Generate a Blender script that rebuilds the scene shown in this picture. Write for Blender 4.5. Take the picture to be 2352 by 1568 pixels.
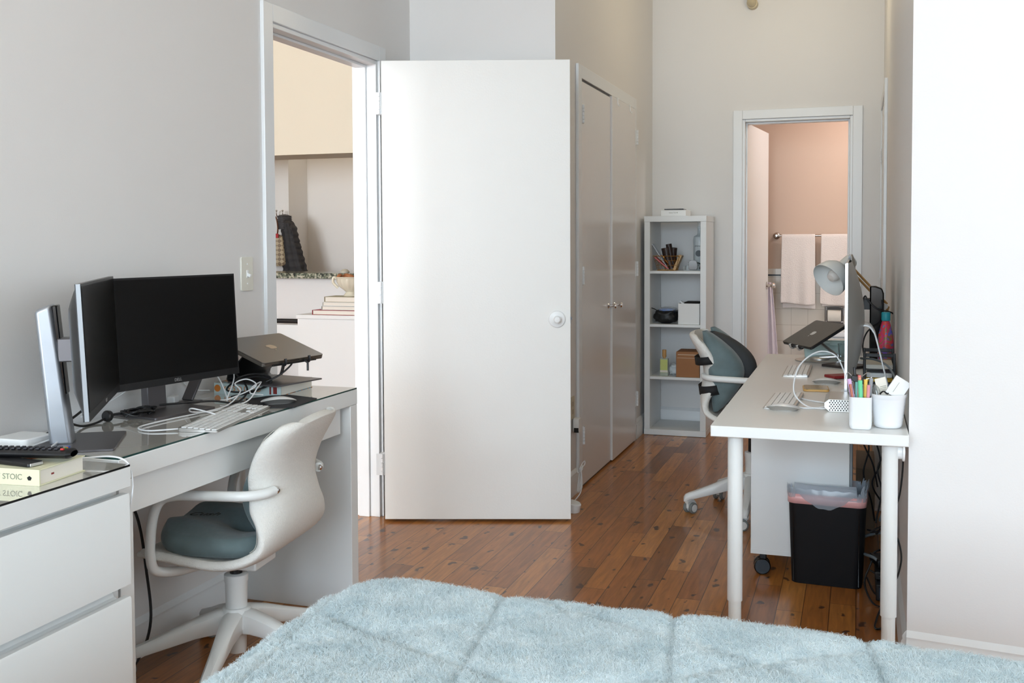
import bpy, bmesh, math, random
from mathutils import Vector, Matrix, noise
random.seed(7)
S = bpy.context.scene
for o in list(bpy.data.objects): bpy.data.objects.remove(o)
COL = S.collection
R = math.radians
PI = math.pi

# ------------------------------------------------------------------ camera
F_PX = 2385.0
yaw = math.atan(797.0 / F_PX); pitch = R(2.27); roll = R(-0.25)
fw = Vector((-math.sin(yaw)*math.cos(pitch), math.cos(yaw)*math.cos(pitch), -math.sin(pitch)))
r0 = Vector((math.cos(yaw), math.sin(yaw), 0)); u0 = r0.cross(fw)
rr = r0*math.cos(roll) + u0*math.sin(roll); uu = u0*math.cos(roll) - r0*math.sin(roll)
cd = bpy.data.cameras.new('camera'); cam = bpy.data.objects.new('camera', cd); COL.objects.link(cam)
cd.sensor_width = 36.0; cd.lens = F_PX/2352*36; cd.shift_y = -138.0/2352; cd.clip_start = 0.05; cd.clip_end = 60
cam.matrix_world = Matrix(((rr.x, uu.x, -fw.x, 0), (rr.y, uu.y, -fw.y, 0), (rr.z, uu.z, -fw.z, 1.31), (0, 0, 0, 1)))
S.camera = cam
S.view_settings.view_transform = 'Standard'; S.view_settings.look = 'None'
S.view_settings.exposure = 0.16; S.view_settings.gamma = 1.0; S.view_settings.use_curve_mapping = False

# ------------------------------------------------------------------ light
W = bpy.data.worlds.new('world'); S.world = W; W.use_nodes = True
W.node_tree.nodes['Background'].inputs[0].default_value = (0.77, 0.90, 1.0, 1)
W.node_tree.nodes['Background'].inputs[1].default_value = 3.4
def area(name, loc, rot, sx, sy, power, col, spread=PI):
    l = bpy.data.lights.new(name, 'AREA'); l.shape = 'RECTANGLE'; l.size = sx; l.size_y = sy
    l.energy = power; l.color = col; l.spread = spread
    o = bpy.data.objects.new(name, l); COL.objects.link(o); o.location = loc; o.rotation_euler = rot
    return o
area('window_daylight_a', (-1.25, -4.85, 2.0), (R(90), 0, 0), 1.35, 2.3, 130, (0.81, 0.915, 1.0))
area('window_daylight_b', (0.30, -4.85, 2.0), (R(90), 0, 0), 1.35, 2.3, 95, (0.80, 0.91, 1.0))
area('window_daylight_c', (1.90, -4.85, 2.0), (R(90), 0, 0), 1.5, 2.3, 15, (0.81, 0.92, 1.0))
area('sky_light', (0.3, -5.8, 3.9), (R(90-42), 0, 0), 5.2, 2.2, 430, (0.40, 0.68, 1.0))
area('street_bounce', (0.3, -5.8, 0.2), (R(90+42), 0, 0), 5.2, 2.0, 170, (1.0, 0.89, 0.70))
area('kitchen_daylight', (-4.4, -4.85, 1.9), (R(90), 0, 0), 3.2, 2.2, 640, (0.88, 0.94, 1.0))
def point(name, loc, power, col, r=0.12):
    l = bpy.data.lights.new(name, 'POINT'); l.energy = power; l.color = col; l.shadow_soft_size = r
    o = bpy.data.objects.new(name, l); COL.objects.link(o); o.location = loc; return o
point('bathroom_bulb', (0.35, 7.72, 2.3), 15, (0.96, 0.96, 1.0), 0.10)
point('hall_bulb', (-0.45, 6.2, 2.85), 8, (1.0, 0.85, 0.58), 0.12)
point('kitchen_bulb', (-4.0, 6.0, 3.1), 3, (1.0, 0.88, 0.70), 0.12)
point('entry_bulb', (-4.2, 8.3, 2.9), 12.5, (1.0, 0.87, 0.70), 0.12)

# ------------------------------------------------------------------ materials
def lin(c): return tuple(((v/255)/12.92 if v/255 <= .04045 else ((v/255+.055)/1.055)**2.4) for v in c)
MATS = {}
def mat(name, rgb, rough=0.5, metal=0.0, bump=0.0, bscale=60, var=0.0, vscale=4.0, **kw):
    if name in MATS: return MATS[name]
    m = bpy.data.materials.new(name); m.use_nodes = True; nt = m.node_tree; N = nt.nodes; L = nt.links
    b = N['Principled BSDF']; c = lin(rgb)
    b.inputs['Base Color'].default_value = (*c, 1); b.inputs['Roughness'].default_value = rough
    b.inputs['Metallic'].default_value = metal
    for k, v in kw.items(): b.inputs[k.replace('_', ' ')].default_value = v
    tc = N.new('ShaderNodeTexCoord')
    if var > 0:
        n = N.new('ShaderNodeTexNoise'); n.inputs['Scale'].default_value = vscale; n.inputs['Detail'].default_value = 4
        L.new(tc.outputs['Object'], n.inputs['Vector'])
        mx = N.new('ShaderNodeMix'); mx.data_type = 'RGBA'
        mx.inputs[6].default_value = (*[max(0, x*(1-var)) for x in c], 1); mx.inputs[7].default_value = (*[min(1, x*(1+var)) for x in c], 1)
        L.new(n.outputs['Fac'], mx.inputs[0]); L.new(mx.outputs[2], b.inputs['Base Color'])
    if bump > 0:
        n = N.new('ShaderNodeTexNoise'); n.inputs['Scale'].default_value = bscale; n.inputs['Detail'].default_value = 3
        L.new(tc.outputs['Object'], n.inputs['Vector'])
        bp = N.new('ShaderNodeBump'); bp.inputs['Strength'].default_value = bump; bp.inputs['Distance'].default_value = 0.01
        L.new(n.outputs['Fac'], bp.inputs['Height']); L.new(bp.outputs['Normal'], b.inputs['Normal'])
    MATS[name] = m; return m
M_WALL = mat('wall paint', (227, 225, 223), 0.55, bump=0.03, bscale=180, var=0.012, vscale=1.5)
M_CEIL = mat('ceiling paint', (232, 226, 214), 0.8)
M_TRIM = mat('gloss trim paint', (228, 230, 231), 0.30, bump=0.02, bscale=90)
M_DOOR = mat('door paint', (236, 235, 231), 0.42, bump=0.05, bscale=140, var=0.01, vscale=2)
M_CLOSET = mat('closet door paint', (226, 222, 219), 0.22, bump=0.02, bscale=60)
M_WHITE = mat('white laminate', (232, 234, 233), 0.35, bump=0.01, bscale=300)
M_WHITED = mat('white desk laminate', (229, 229, 226), 0.33)
M_PLAST = mat('white plastic', (235, 236, 235), 0.35)
M_POWDER = mat('white powder coat', (226, 228, 226), 0.38)
M_CERAM = mat('white ceramic', (232, 234, 236), 0.22)
M_CREAM = mat('cream ceramic', (226, 220, 200), 0.2)
M_BLACK = mat('black plastic', (18, 18, 20), 0.38)
M_BLACKG = mat('black gloss', (8, 8, 10), 0.12)
M_SCREEN = mat('screen black', (8, 8, 9), 0.28, Specular_IOR_Level=0.25)
M_BEZEL = mat('bezel black', (20, 21, 24), 0.35)
M_DGREY = mat('dark grey metal', (104, 101, 103), 0.36, 0.6)
M_SGREY = mat('space grey aluminium', (122, 116, 110), 0.34, 0.85)
M_SILVER = mat('silver aluminium', (200, 202, 205), 0.32, 0.9)
M_ALU = mat('matt aluminium', (186, 184, 180), 0.36, 0.85)
M_CHROME = mat('chrome', (220, 220, 222), 0.08, 1.0)
M_BRASS = mat('gold wire', (196, 150, 84), 0.25, 1.0)
M_GLASS = mat('glass top', (150, 185, 178), 0.02, 0.0, Transmission_Weight=0.0)
M_CLEAR = mat('clear glass', (240, 246, 246), 0.03, 0.0, Transmission_Weight=1.0, IOR=1.45)
M_TEALP = mat('pale teal clear plastic', (206, 230, 228), 0.15, Transmission_Weight=0.25, IOR=1.3)
M_VELV = mat('teal velvet', (98, 114, 116), 0.9, bump=0.3, bscale=26, var=0.40, vscale=13, Sheen_Weight=0.25)
M_VELD = mat('dark mesh fabric', (58, 60, 62), 0.85, bump=0.1, bscale=400)
M_FELT = mat('light grey wool fabric', (222, 220, 214), 0.95, bump=0.3, bscale=260, var=0.06, vscale=120)
M_STRAP = mat('black webbing', (22, 22, 24), 0.8)
M_PAPER = mat('paper pages', (232, 226, 214), 0.8, bump=0.05, bscale=300)
M_WOOD = mat('pine wood', (196, 150, 92), 0.5, var=0.15, vscale=20)
M_CARD = mat('brown cardboard', (160, 112, 74), 0.8, var=0.05, vscale=12)
M_TOWEL = mat('pale pink towel', (242, 231, 223), 0.95, bump=0.4, bscale=140, Sheen_Weight=0.3)
M_CABLEW = mat('white cable', (228, 230, 232), 0.4)
M_CABLEB = mat('black cable', (20, 20, 22), 0.45)
M_CABLEG = mat('grey cable', (120, 128, 132), 0.45)
M_STEEL = mat('nickel', (190, 184, 178), 0.18, 1.0)
M_DARKCOAT = mat('dark quilted fabric', (44, 42, 44), 0.7, bump=0.3, bscale=25)

def glass_top():
    m = bpy.data.materials.new('grey backed glass'); m.use_nodes = True; b = m.node_tree.nodes['Principled BSDF']
    b.inputs['Base Color'].default_value = (*lin((196, 194, 186)), 1); b.inputs['Roughness'].default_value = 0.03
    b.inputs['IOR'].default_value = 1.55; b.inputs['Coat Weight'].default_value = 1.0; b.inputs['Coat Roughness'].default_value = 0.01
    return m
M_GTOP = glass_top()
M_GEDGE = mat('green glass edge', (30, 66, 62), 0.15)
M_GEDGEB = mat('dark glass edge', (18, 20, 20), 0.15)

def floor_mat():
    m = bpy.data.materials.new('oiled pine planks'); m.use_nodes = True; nt = m.node_tree; N = nt.nodes; L = nt.links
    b = N['Principled BSDF']
    tc = N.new('ShaderNodeTexCoord'); sp = N.new('ShaderNodeSeparateXYZ'); L.new(tc.outputs['Object'], sp.inputs[0])
    def math_(op, a, bb=None, c=None):
        n = N.new('ShaderNodeMath'); n.operation = op
        for i, v in enumerate((a, bb, c)):
            if v is None: continue
            if isinstance(v, (int, float)): n.inputs[i].default_value = v
            else: L.new(v, n.inputs[i])
        return n.outputs[0]
    wpl = 0.089
    xs = math_('DIVIDE', sp.outputs[0], wpl); row = math_('FLOOR', xs); fx = math_('FRACT', xs)
    wn = N.new('ShaderNodeTexWhiteNoise'); wn.noise_dimensions = '1D'; L.new(row, wn.inputs['W'])
    yo = math_('MULTIPLY_ADD', wn.outputs['Value'], 5.0, sp.outputs[1])
    ys = math_('DIVIDE', yo, 0.78); colm = math_('FLOOR', ys); fy = math_('FRACT', ys)
    cb = N.new('ShaderNodeCombineXYZ'); L.new(row, cb.inputs[0]); L.new(colm, cb.inputs[1])
    wn2 = N.new('ShaderNodeTexWhiteNoise'); wn2.noise_dimensions = '3D'; L.new(cb.outputs[0], wn2.inputs['Vector'])
    cr = N.new('ShaderNodeValToRGB'); e = cr.color_ramp.elements
    e[0].position = 0.0; e[0].color = (*lin((130, 82, 36)), 1)
    e[1].position = 1.0; e[1].color = (*lin((200, 136, 70)), 1)
    for p, c in ((0.07, (158, 96, 42)), (0.45, (172, 108, 48)), (0.75, (184, 120, 56))):
        k = e.new(p); k.color = (*lin(c), 1)
    L.new(wn2.outputs['Value'], cr.inputs[0])
    # grain, stretched along Y and offset per plank
    off = N.new('ShaderNodeVectorMath'); off.operation = 'MULTIPLY_ADD'
    L.new(wn2.outputs['Color'], off.inputs[0]); off.inputs[1].default_value = (3, 3, 3); L.new(tc.outputs['Object'], off.inputs[2])
    mp = N.new('ShaderNodeMapping'); mp.inputs['Scale'].default_value = (38, 3.2, 1); L.new(off.outputs[0], mp.inputs[0])
    gn = N.new('ShaderNodeTexNoise'); gn.inputs['Scale'].default_value = 1.6; gn.inputs['Detail'].default_value = 6; gn.inputs['Distortion'].default_value = 0.7
    L.new(mp.outputs[0], gn.inputs['Vector'])
    gr = N.new('ShaderNodeMapRange'); gr.inputs[1].default_value = .3; gr.inputs[2].default_value = .75; gr.inputs[3].default_value = .68; gr.inputs[4].default_value = 1.20
    L.new(gn.outputs['Fac'], gr.inputs[0])
    mul = N.new('ShaderNodeVectorMath'); mul.operation = 'SCALE'; L.new(cr.outputs[0], mul.inputs[0]); L.new(gr.outputs[0], mul.inputs['Scale'])
    # knots
    mk = N.new('ShaderNodeMapping'); mk.inputs['Scale'].default_value = (1.7, 1.0, 1); L.new(off.outputs[0], mk.inputs[0])
    dn = N.new('ShaderNodeTexNoise'); dn.inputs['Scale'].default_value = 24; L.new(tc.outputs['Object'], dn.inputs['Vector'])
    ds = N.new('ShaderNodeVectorMath'); ds.operation = 'MULTIPLY_ADD'; L.new(dn.outputs['Color'], ds.inputs[0]); ds.inputs[1].default_value = (.07, .09, 0); L.new(mk.outputs[0], ds.inputs[2])
    vo = N.new('ShaderNodeTexVoronoi'); vo.inputs['Scale'].default_value = 8.5; vo.voronoi_dimensions = '2D'; L.new(ds.outputs[0], vo.inputs['Vector'])
    wn3 = N.new('ShaderNodeSeparateColor'); L.new(vo.outputs['Color'], wn3.inputs[0])
    rad = math_('MULTIPLY', math_('MAXIMUM', math_('SUBTRACT', wn3.outputs[0], 0.52), 0.0), 0.42)
    kd = math_('SUBTRACT', rad, vo.outputs['Distance'])
    km = N.new('ShaderNodeMapRange'); km.inputs[1].default_value = -0.03; km.inputs[2].default_value = 0.05; L.new(kd, km.inputs[0])
    kpos = math_('GREATER_THAN', rad, 0.01)
    kf = math_('MULTIPLY', math_('MULTIPLY', km.outputs[0], kpos), 0.85)
    mx = N.new('ShaderNodeMix'); mx.data_type = 'RGBA'; L.new(kf, mx.inputs[0]); L.new(mul.outputs[0], mx.inputs[6]); mx.inputs[7].default_value = (*lin((56, 36, 30)), 1)
    # seams
    def edge(f, w):
        a = math_('LESS_THAN', f, w); c = math_('GREATER_THAN', f, 1-w); return math_('MAXIMUM', a, c)
    sm = math_('MAXIMUM', edge(fx, 0.016), edge(fy, 0.0018))
    mx2 = N.new('ShaderNodeMix'); mx2.data_type = 'RGBA'; L.new(math_('MULTIPLY', sm, 0.8), mx2.inputs[0]); L.new(mx.outputs[2], mx2.inputs[6]); mx2.inputs[7].default_value = (*lin((50, 26, 14)), 1)
    L.new(mx2.outputs[2], b.inputs['Base Color'])
    b.inputs['Roughness'].default_value = 0.30; b.inputs['Coat Weight'].default_value = 0.22; b.inputs['Coat Roughness'].default_value = 0.08; b.inputs['Specular IOR Level'].default_value = 0.35
    n2 = N.new('ShaderNodeTexNoise'); n2.inputs['Scale'].default_value = 9; L.new(tc.outputs['Object'], n2.inputs['Vector'])
    bp = N.new('ShaderNodeBump'); bp.inputs['Strength'].default_value = 0.25; bp.inputs['Distance'].default_value = 0.004
    hh = math_('SUBTRACT', math_('MULTIPLY', n2.outputs['Fac'], 0.5), sm)
    L.new(hh, bp.inputs['Height']); L.new(bp.outputs['Normal'], b.inputs['Normal'])
    return m
M_FLOOR = floor_mat()

def tile_mat():
    m = bpy.data.materials.new('cream wall tiles'); m.use_nodes = True; nt = m.node_tree; N = nt.nodes; L = nt.links
    b = N['Principled BSDF']; tc = N.new('ShaderNodeTexCoord'); mp = N.new('ShaderNodeMapping'); mp.inputs['Rotation'].default_value = (R(90), 0, 0)
    L.new(tc.outputs['Object'], mp.inputs[0])
    br = N.new('ShaderNodeTexBrick'); br.offset = 0; br.inputs['Scale'].default_value = 1; br.inputs['Brick Width'].default_value = 0.126; br.inputs['Row Height'].default_value = 0.126
    br.inputs['Mortar Size'].default_value = 0.002; br.inputs['Color1'].default_value = (*lin((226, 216, 202)), 1); br.inputs['Color2'].default_value = (*lin((222, 212, 198)), 1); br.inputs['Mortar'].default_value = (*lin((196, 184, 168)), 1)
    L.new(mp.outputs[0], br.inputs['Vector']); L.new(br.outputs['Color'], b.inputs['Base Color']); b.inputs['Roughness'].default_value = 0.15
    return m
M_TILE = tile_mat()
def granite_mat():
    m = bpy.data.materials.new('green granite'); m.use_nodes = True; nt = m.node_tree; N = nt.nodes; L = nt.links
    b = N['Principled BSDF']; tc = N.new('ShaderNodeTexCoord'); n = N.new('ShaderNodeTexNoise'); n.inputs['Scale'].default_value = 45; n.inputs['Detail'].default_value = 5
    L.new(tc.outputs['Object'], n.inputs['Vector']); cr = N.new('ShaderNodeValToRGB'); e = cr.color_ramp.elements
    e[0].position = .38; e[0].color = (*lin((34, 36, 32)), 1); e[1].position = .64; e[1].color = (*lin((196, 190, 172)), 1); k = e.new(.5); k.color = (*lin((104, 112, 92)), 1)
    L.new(n.outputs['Fac'], cr.inputs[0]); L.new(cr.outputs[0], b.inputs['Base Color']); b.inputs['Roughness'].default_value = .15
    return m
M_GRAN = granite_mat()
def checker_mat(name, c1, c2, sc, rot=(0, 0, 0)):
    m = bpy.data.materials.new(name); m.use_nodes = True; nt = m.node_tree; N = nt.nodes; L = nt.links
    b = N['Principled BSDF']; tc = N.new('ShaderNodeTexCoord'); mp = N.new('ShaderNodeMapping'); mp.inputs['Rotation'].default_value = rot; mp.inputs['Scale'].default_value = (sc, sc, sc)
    L.new(tc.outputs['Object'], mp.inputs[0]); ch = N.new('ShaderNodeTexChecker'); ch.inputs['Scale'].default_value = 1
    ch.inputs[1].default_value = (*lin(c1), 1); ch.inputs[2].default_value = (*lin(c2), 1); L.new(mp.outputs[0], ch.inputs[0]); L.new(ch.outputs[0], b.inputs['Base Color']); b.inputs['Roughness'].default_value = .6
    return m
M_MONO = checker_mat('tan diamond canvas', (176, 160, 132), (120, 102, 80), 34, (R(0), R(45), 0))
def swirl_mat(name, cols, sc=10, rough=.35):
    m = bpy.data.materials.new(name); m.use_nodes = True; nt = m.node_tree; N = nt.nodes; L = nt.links
    b = N['Principled BSDF']; tc = N.new('ShaderNodeTexCoord'); n = N.new('ShaderNodeTexNoise'); n.inputs['Scale'].default_value = sc; n.inputs['Detail'].default_value = 1.5; n.inputs['Distortion'].default_value = 1.5
    L.new(tc.outputs['Object'], n.inputs['Vector']); cr = N.new('ShaderNodeValToRGB'); cr.color_ramp.interpolation = 'CONSTANT'; e = cr.color_ramp.elements
    e[0].position = 0; e[0].color = (*lin(cols[0]), 1); e[1].position = .66; e[1].color = (*lin(cols[-1]), 1)
    for i, c in enumerate(cols[1:-1]):
        k = e.new(.36 + .28*i/max(1, len(cols)-2)); k.color = (*lin(c), 1)
    L.new(n.outputs['Fac'], cr.inputs[0]); L.new(cr.outputs[0], b.inputs['Base Color']); b.inputs['Roughness'].default_value = rough
    return m
M_BOTTLE = swirl_mat('tropical print', [(40, 110, 180), (120, 90, 190), (140, 120, 60), (206, 50, 110), (214, 70, 60), (60, 130, 200)], 26)
M_COVER = swirl_mat('illustrated cover', [(120, 70, 40), (170, 110, 60), (90, 140, 160), (200, 190, 150)], 30)
def fur_mat():
    m = bpy.data.materials.new('pale aqua fleece'); m.use_nodes = True; nt = m.node_tree; N = nt.nodes; L = nt.links
    b = N['Principled BSDF']; tc = N.new('ShaderNodeTexCoord')
    n = N.new('ShaderNodeTexNoise'); n.inputs['Scale'].default_value = 14; n.inputs['Detail'].default_value = 5; L.new(tc.outputs['Object'], n.inputs['Vector'])
    cr = N.new('ShaderNodeValToRGB'); e = cr.color_ramp.elements; e[0].position = .3; e[0].color = (*lin((202, 217, 221)), 1); e[1].position = .7; e[1].color = (*lin((226, 236, 238)), 1)
    L.new(n.outputs['Fac'], cr.inputs[0]); L.new(cr.outputs[0], b.inputs['Base Color']); b.inputs['Roughness'].default_value = .95
    n2 = N.new('ShaderNodeTexNoise'); n2.inputs['Scale'].default_value = 160; n2.inputs['Detail'].default_value = 4; L.new(tc.outputs['Object'], n2.inputs['Vector'])
    bp = N.new('ShaderNodeBump'); bp.inputs['Strength'].default_value = .5; bp.inputs['Distance'].default_value = .006; L.new(n2.outputs['Fac'], bp.inputs['Height']); L.new(bp.outputs['Normal'], b.inputs['Normal'])
    return m
M_FUR = fur_mat()
def bagplastic():
    m = bpy.data.materials.new('clear bag plastic'); m.use_nodes = True; nt = m.node_tree; N = nt.nodes; L = nt.links
    b = N['Principled BSDF']; b.inputs['Base Color'].default_value = (*lin((196, 206, 216)), 1); b.inputs['Roughness'].default_value = .18; b.inputs['Alpha'].default_value = .45
    return m
M_BAG = bagplastic()

# ------------------------------------------------------------------ geometry helpers
def catmull(pts, sub=8):
    P = [Vector(p) for p in pts]
    if len(P) < 3: return P
    out = []
    for i in range(len(P)-1):
        a = P[i-1] if i > 0 else P[i]*2-P[i+1]; b = P[i]; c = P[i+1]; d = P[i+2] if i+2 < len(P) else P[i+1]*2-P[i]
        for k in range(sub):
            t = k/sub
            out.append(0.5*((2*b)+(-a+c)*t+(2*a-5*b+4*c-d)*t*t+(-a+3*b-3*c+d)*t**3))
    out.append(P[-1]); return out
class MB:
    def __init__(s, M=None): s.bm = bmesh.new(); s.M = M or Matrix.Identity(4)
    def v(s, p): return s.bm.verts.new(s.M @ Vector(p))
    def f(s, vs):
        try: return s.bm.faces.new(vs)
        except ValueError: return None
    def box(s, x0, x1, y0, y1, z0, z1):
        V = [s.v((x, y, z)) for z in (z0, z1) for y in (y0, y1) for x in (x0, x1)]
        for q in ((0, 2, 3, 1), (4, 5, 7, 6), (0, 1, 5, 4), (2, 6, 7, 3), (0, 4, 6, 2), (1, 3, 7, 5)): s.f([V[i] for i in q])
        return s
    def obox(s, c, size, rot=(0, 0, 0)):
        from mathutils import Euler
        o = s.M; s.M = o @ Matrix.Translation(c) @ Euler(rot).to_matrix().to_4x4()
        a, b, d = [v/2 for v in size]; s.box(-a, a, -b, b, -d, d); s.M = o; return s
    def prism(s, poly, z0, z1, M=None):
        o = s.M
        if M is not None: s.M = o @ M
        a = [s.v((x, y, z0)) for x, y in poly]; b = [s.v((x, y, z1)) for x, y in poly]
        s.f(a[::-1]); s.f(b)
        n = len(poly)
        for i in range(n): s.f([a[i], a[(i+1) % n], b[(i+1) % n], b[i]])
        s.M = o; return s
    def tube(s, pts, r, n=8, smooth=True, sub=8, caps=True, flat=None):
        P = catmull(pts, sub) if smooth else [Vector(p) for p in pts]
        rings = []; prev = None
        for i, p in enumerate(P):
            t = (P[min(i+1, len(P)-1)]-P[max(i-1, 0)])
            if t.length < 1e-9: t = Vector((0, 0, 1))
            t.normalize()
            if prev is None:
                prev = t.orthogonal().normalized() if flat is None else Vector(flat)
            nrm = (prev - t*prev.dot(t))
            if nrm.length < 1e-6: nrm = t.orthogonal()
            nrm.normalize(); bn = t.cross(nrm); prev = nrm
            rad = r[0]+(r[1]-r[0])*i/(len(P)-1) if isinstance(r, tuple) else r
            rings.append([s.v(p+nrm*math.cos(2*PI*k/n)*rad+bn*math.sin(2*PI*k/n)*rad) for k in range(n)])
        for a, b in zip(rings, rings[1:]):
            for k in range(n): s.f([a[k], a[(k+1) % n], b[(k+1) % n], b[k]])
        if caps: s.f(rings[0][::-1]); s.f(rings[-1])
        return s
    def cyl(s, p0, p1, r, n=24): return s.tube([p0, p1], r, n, smooth=False)
    def lathe(s, prof, c=(0, 0, 0), n=32, M=None, squash=1.0):
        o = s.M; s.M = o @ Matrix.Translation(c) @ (M if M is not None else Matrix.Identity(4))
        rings = []
        for r, z in prof:
            rings.append([s.v((r*math.cos(2*PI*k/n), r*math.sin(2*PI*k/n)*squash, z)) for k in range(n)] if r > 1e-6 else [s.v((0, 0, z))])
        for a, b in zip(rings, rings[1:]):
            for k in range(n):
                if len(a) == 1 and len(b) == 1: break
                if len(a) == 1: s.f([a[0], b[(k+1) % n], b[k]])
                elif len(b) == 1: s.f([a[k], a[(k+1) % n], b[0]])
                else: s.f([a[k], a[(k+1) % n], b[(k+1) % n], b[k]])
        if len(rings[0]) > 1: s.f(rings[0][::-1])
        if len(rings[-1]) > 1: s.f(rings[-1])
        s.M = o; return s
    def sph(s, c, r, sc=(1, 1, 1), n=16):
        prof = [(r*math.sin(PI*i/n), -r*math.cos(PI*i/n)) for i in range(n+1)]
        prof[0] = (0, -r); prof[-1] = (0, r)
        return s.lathe(prof, c, n*2, Matrix.Diagonal((*sc, 1)))
    def grid(s, fn, nu, nv, closeu=False):
        G = [[s.v(fn(i/nu, j/nv)) for j in range(nv+1)] for i in range(nu+1)]
        for i in range(nu):
            for j in range(nv): s.f([G[i][j], G[i+1][j], G[i+1][j+1], G[i][j+1]])
        return s
    def build(s, name, m, parent=None, bevel=0.0, smooth=True, subsurf=0, solid=0.0, ang=35, seg=2, weld=False):
        if weld: bmesh.ops.remove_doubles(s.bm, verts=s.bm.verts, dist=1e-5)
        bmesh.ops.recalc_face_normals(s.bm, faces=s.bm.faces)
        me = bpy.data.meshes.new(name)
        pl = Vector((0, 0, 0))
        s.bm.to_mesh(me); s.bm.free()
        o = bpy.data.objects.new(name, me); COL.objects.link(o)
        if m: me.materials.append(m)
        if smooth and len(me.polygons):
            me.polygons.foreach_set('use_smooth', [True]*len(me.polygons))
            if not subsurf: me.set_sharp_from_angle(angle=R(ang))
        if solid: k = o.modifiers.new('s', 'SOLIDIFY'); k.thickness = solid; k.offset = 0
        if subsurf: k = o.modifiers.new('u', 'SUBSURF'); k.levels = subsurf; k.render_levels = subsurf
        if bevel: k = o.modifiers.new('b', 'BEVEL'); k.width = bevel; k.segments = seg; k.limit_method = 'ANGLE'; k.angle_limit = R(40)
        if parent: o.parent = parent
        return o
def tag(o, label=None, cat=None, group=None, kind=None):
    if label: o['label'] = label
    if cat: o['category'] = cat
    if group: o['group'] = group
    if kind: o['kind'] = kind
    return o
def thing(name, label, cat, loc=(0, 0, 0), rz=0.0, group=None, rot=None):
    o = bpy.data.objects.new(name, None); COL.objects.link(o); o.empty_display_size = .05
    o.location = loc; o.rotation_euler = rot if rot else (0, 0, rz)
    return tag(o, label, cat, group)
def struct(mb, name, m, label, parent=None, **kw):
    o = mb.build(name, m, parent, **kw)
    if parent is None: tag(o, label, 'wall' if 'wall' in name else name.split('_')[0], None, 'structure')
    return o
def copy_tree(o, parent=None):
    c = o.copy(); COL.objects.link(c); c.parent = parent
    for ch in [x for x in bpy.data.objects if x.parent == o]: copy_tree(ch, c)
    return c
def text_part(name, s, size, m, parent, M, ext=0.0003, font_shear=0.0, align='CENTER'):
    cu = bpy.data.curves.new(name, 'FONT'); cu.body = s; cu.size = size; cu.extrude = ext; cu.align_x = align; cu.align_y = 'CENTER'; cu.shear = font_shear
    to = bpy.data.objects.new(name+'_c', cu); COL.objects.link(to)
    bpy.context.view_layer.update()
    me = bpy.data.meshes.new_from_object(to.evaluated_get(bpy.context.evaluated_depsgraph_get()))
    bpy.data.objects.remove(to); me.transform(M); me.materials.clear(); me.materials.append(m)
    o = bpy.data.objects.new(name, me); COL.objects.link(o); o.parent = parent
    return o
def rrect(w, d, r, n=6, cx=0, cy=0):
    P = []
    for (sx, sy, a0) in ((1, 1, 0), (-1, 1, 90), (-1, -1, 180), (1, -1, 270)):
        for k in range(n+1):
            a = R(a0+90*k/n); P.append((cx+sx*(w/2-r)+r*math.cos(a), cy+sy*(d/2-r)+r*math.sin(a)))
    return P
def basis(o, x, y, z=None):
    x = Vector(x).normalized(); y = Vector(y); y = (y-x*y.dot(x)).normalized(); z = x.cross(y)
    return Matrix(((x.x, y.x, z.x, o[0]), (x.y, y.y, z.y, o[1]), (x.z, y.z, z.z, o[2]), (0, 0, 0, 1)))

# ================================================================== the setting
H = 3.4
XL = -2.15; XC = -1.39; YF = 7.30; XR = 0.147
def S_(name, boxes, m, label, **kw):
    b = MB()
    for q in boxes: b.box(*q)
    return struct(b, name, m, label, **kw)
S_('floor', [(-6.6, 3.4, -4.6, 9.8, -0.1, 0)], M_FLOOR, 'knotty orange-brown wooden plank floor', smooth=False)
S_('ceiling', [(-6.6, 3.4, -4.6, 9.8, H, H+.1)], M_CEIL, 'white ceiling', smooth=False)
S_('wall_left', [(XL-.12, XL, -4.5, 3.515, 0, H), (XL-.12, XL, 3.515, 4.447, 2.15, H), (XL-.12, XL, 4.447, 4.83, 0, H)], M_WALL, 'pale grey left wall with the open doorway', smooth=False)
S_('wall_closet_front', [(XL-.12, XC, 4.83, 4.95, 0, H)], M_WALL, 'cream wall behind the open white door', smooth=False)
S_('wall_closet', [(XC-.12, XC, 4.95, YF, 0, H)], M_WALL, 'grey side wall holding the double closet', smooth=False)
S_('wall_far', [(XC, -0.765, YF, YF+.12, 0, H), (-0.765, -0.045, YF, YF+.12, 2.13, H), (-0.045, XR+.2, YF, YF+.12, 0, H)], M_WALL, 'far beige wall with the bathroom doorway', smooth=False)
b = MB(); ang = math.atan2(3.278-3.32, 0.463-0.147)
b.prism([(XR, YF), (XR, 3.32), (3.3, 3.32+math.tan(ang)*(3.3-XR)), (3.3, 3.6), (XR+.4, 3.6), (XR+.4, YF)], 0, H)
struct(b, 'wall_right', M_WALL, 'pale right wall with its bright outside corner', smooth=False)
S_('wall_side', [(3.3, 3.4, -4.5, -0.4, 0, H), (3.3, 3.4, 2.2, 3.6, 0, H), (3.3, 3.4, -0.4, 2.2, 0, .9), (3.3, 3.4, -0.4, 2.2, 2.9, H)], M_WALL, 'plain side wall of the bedroom', smooth=False)
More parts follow.
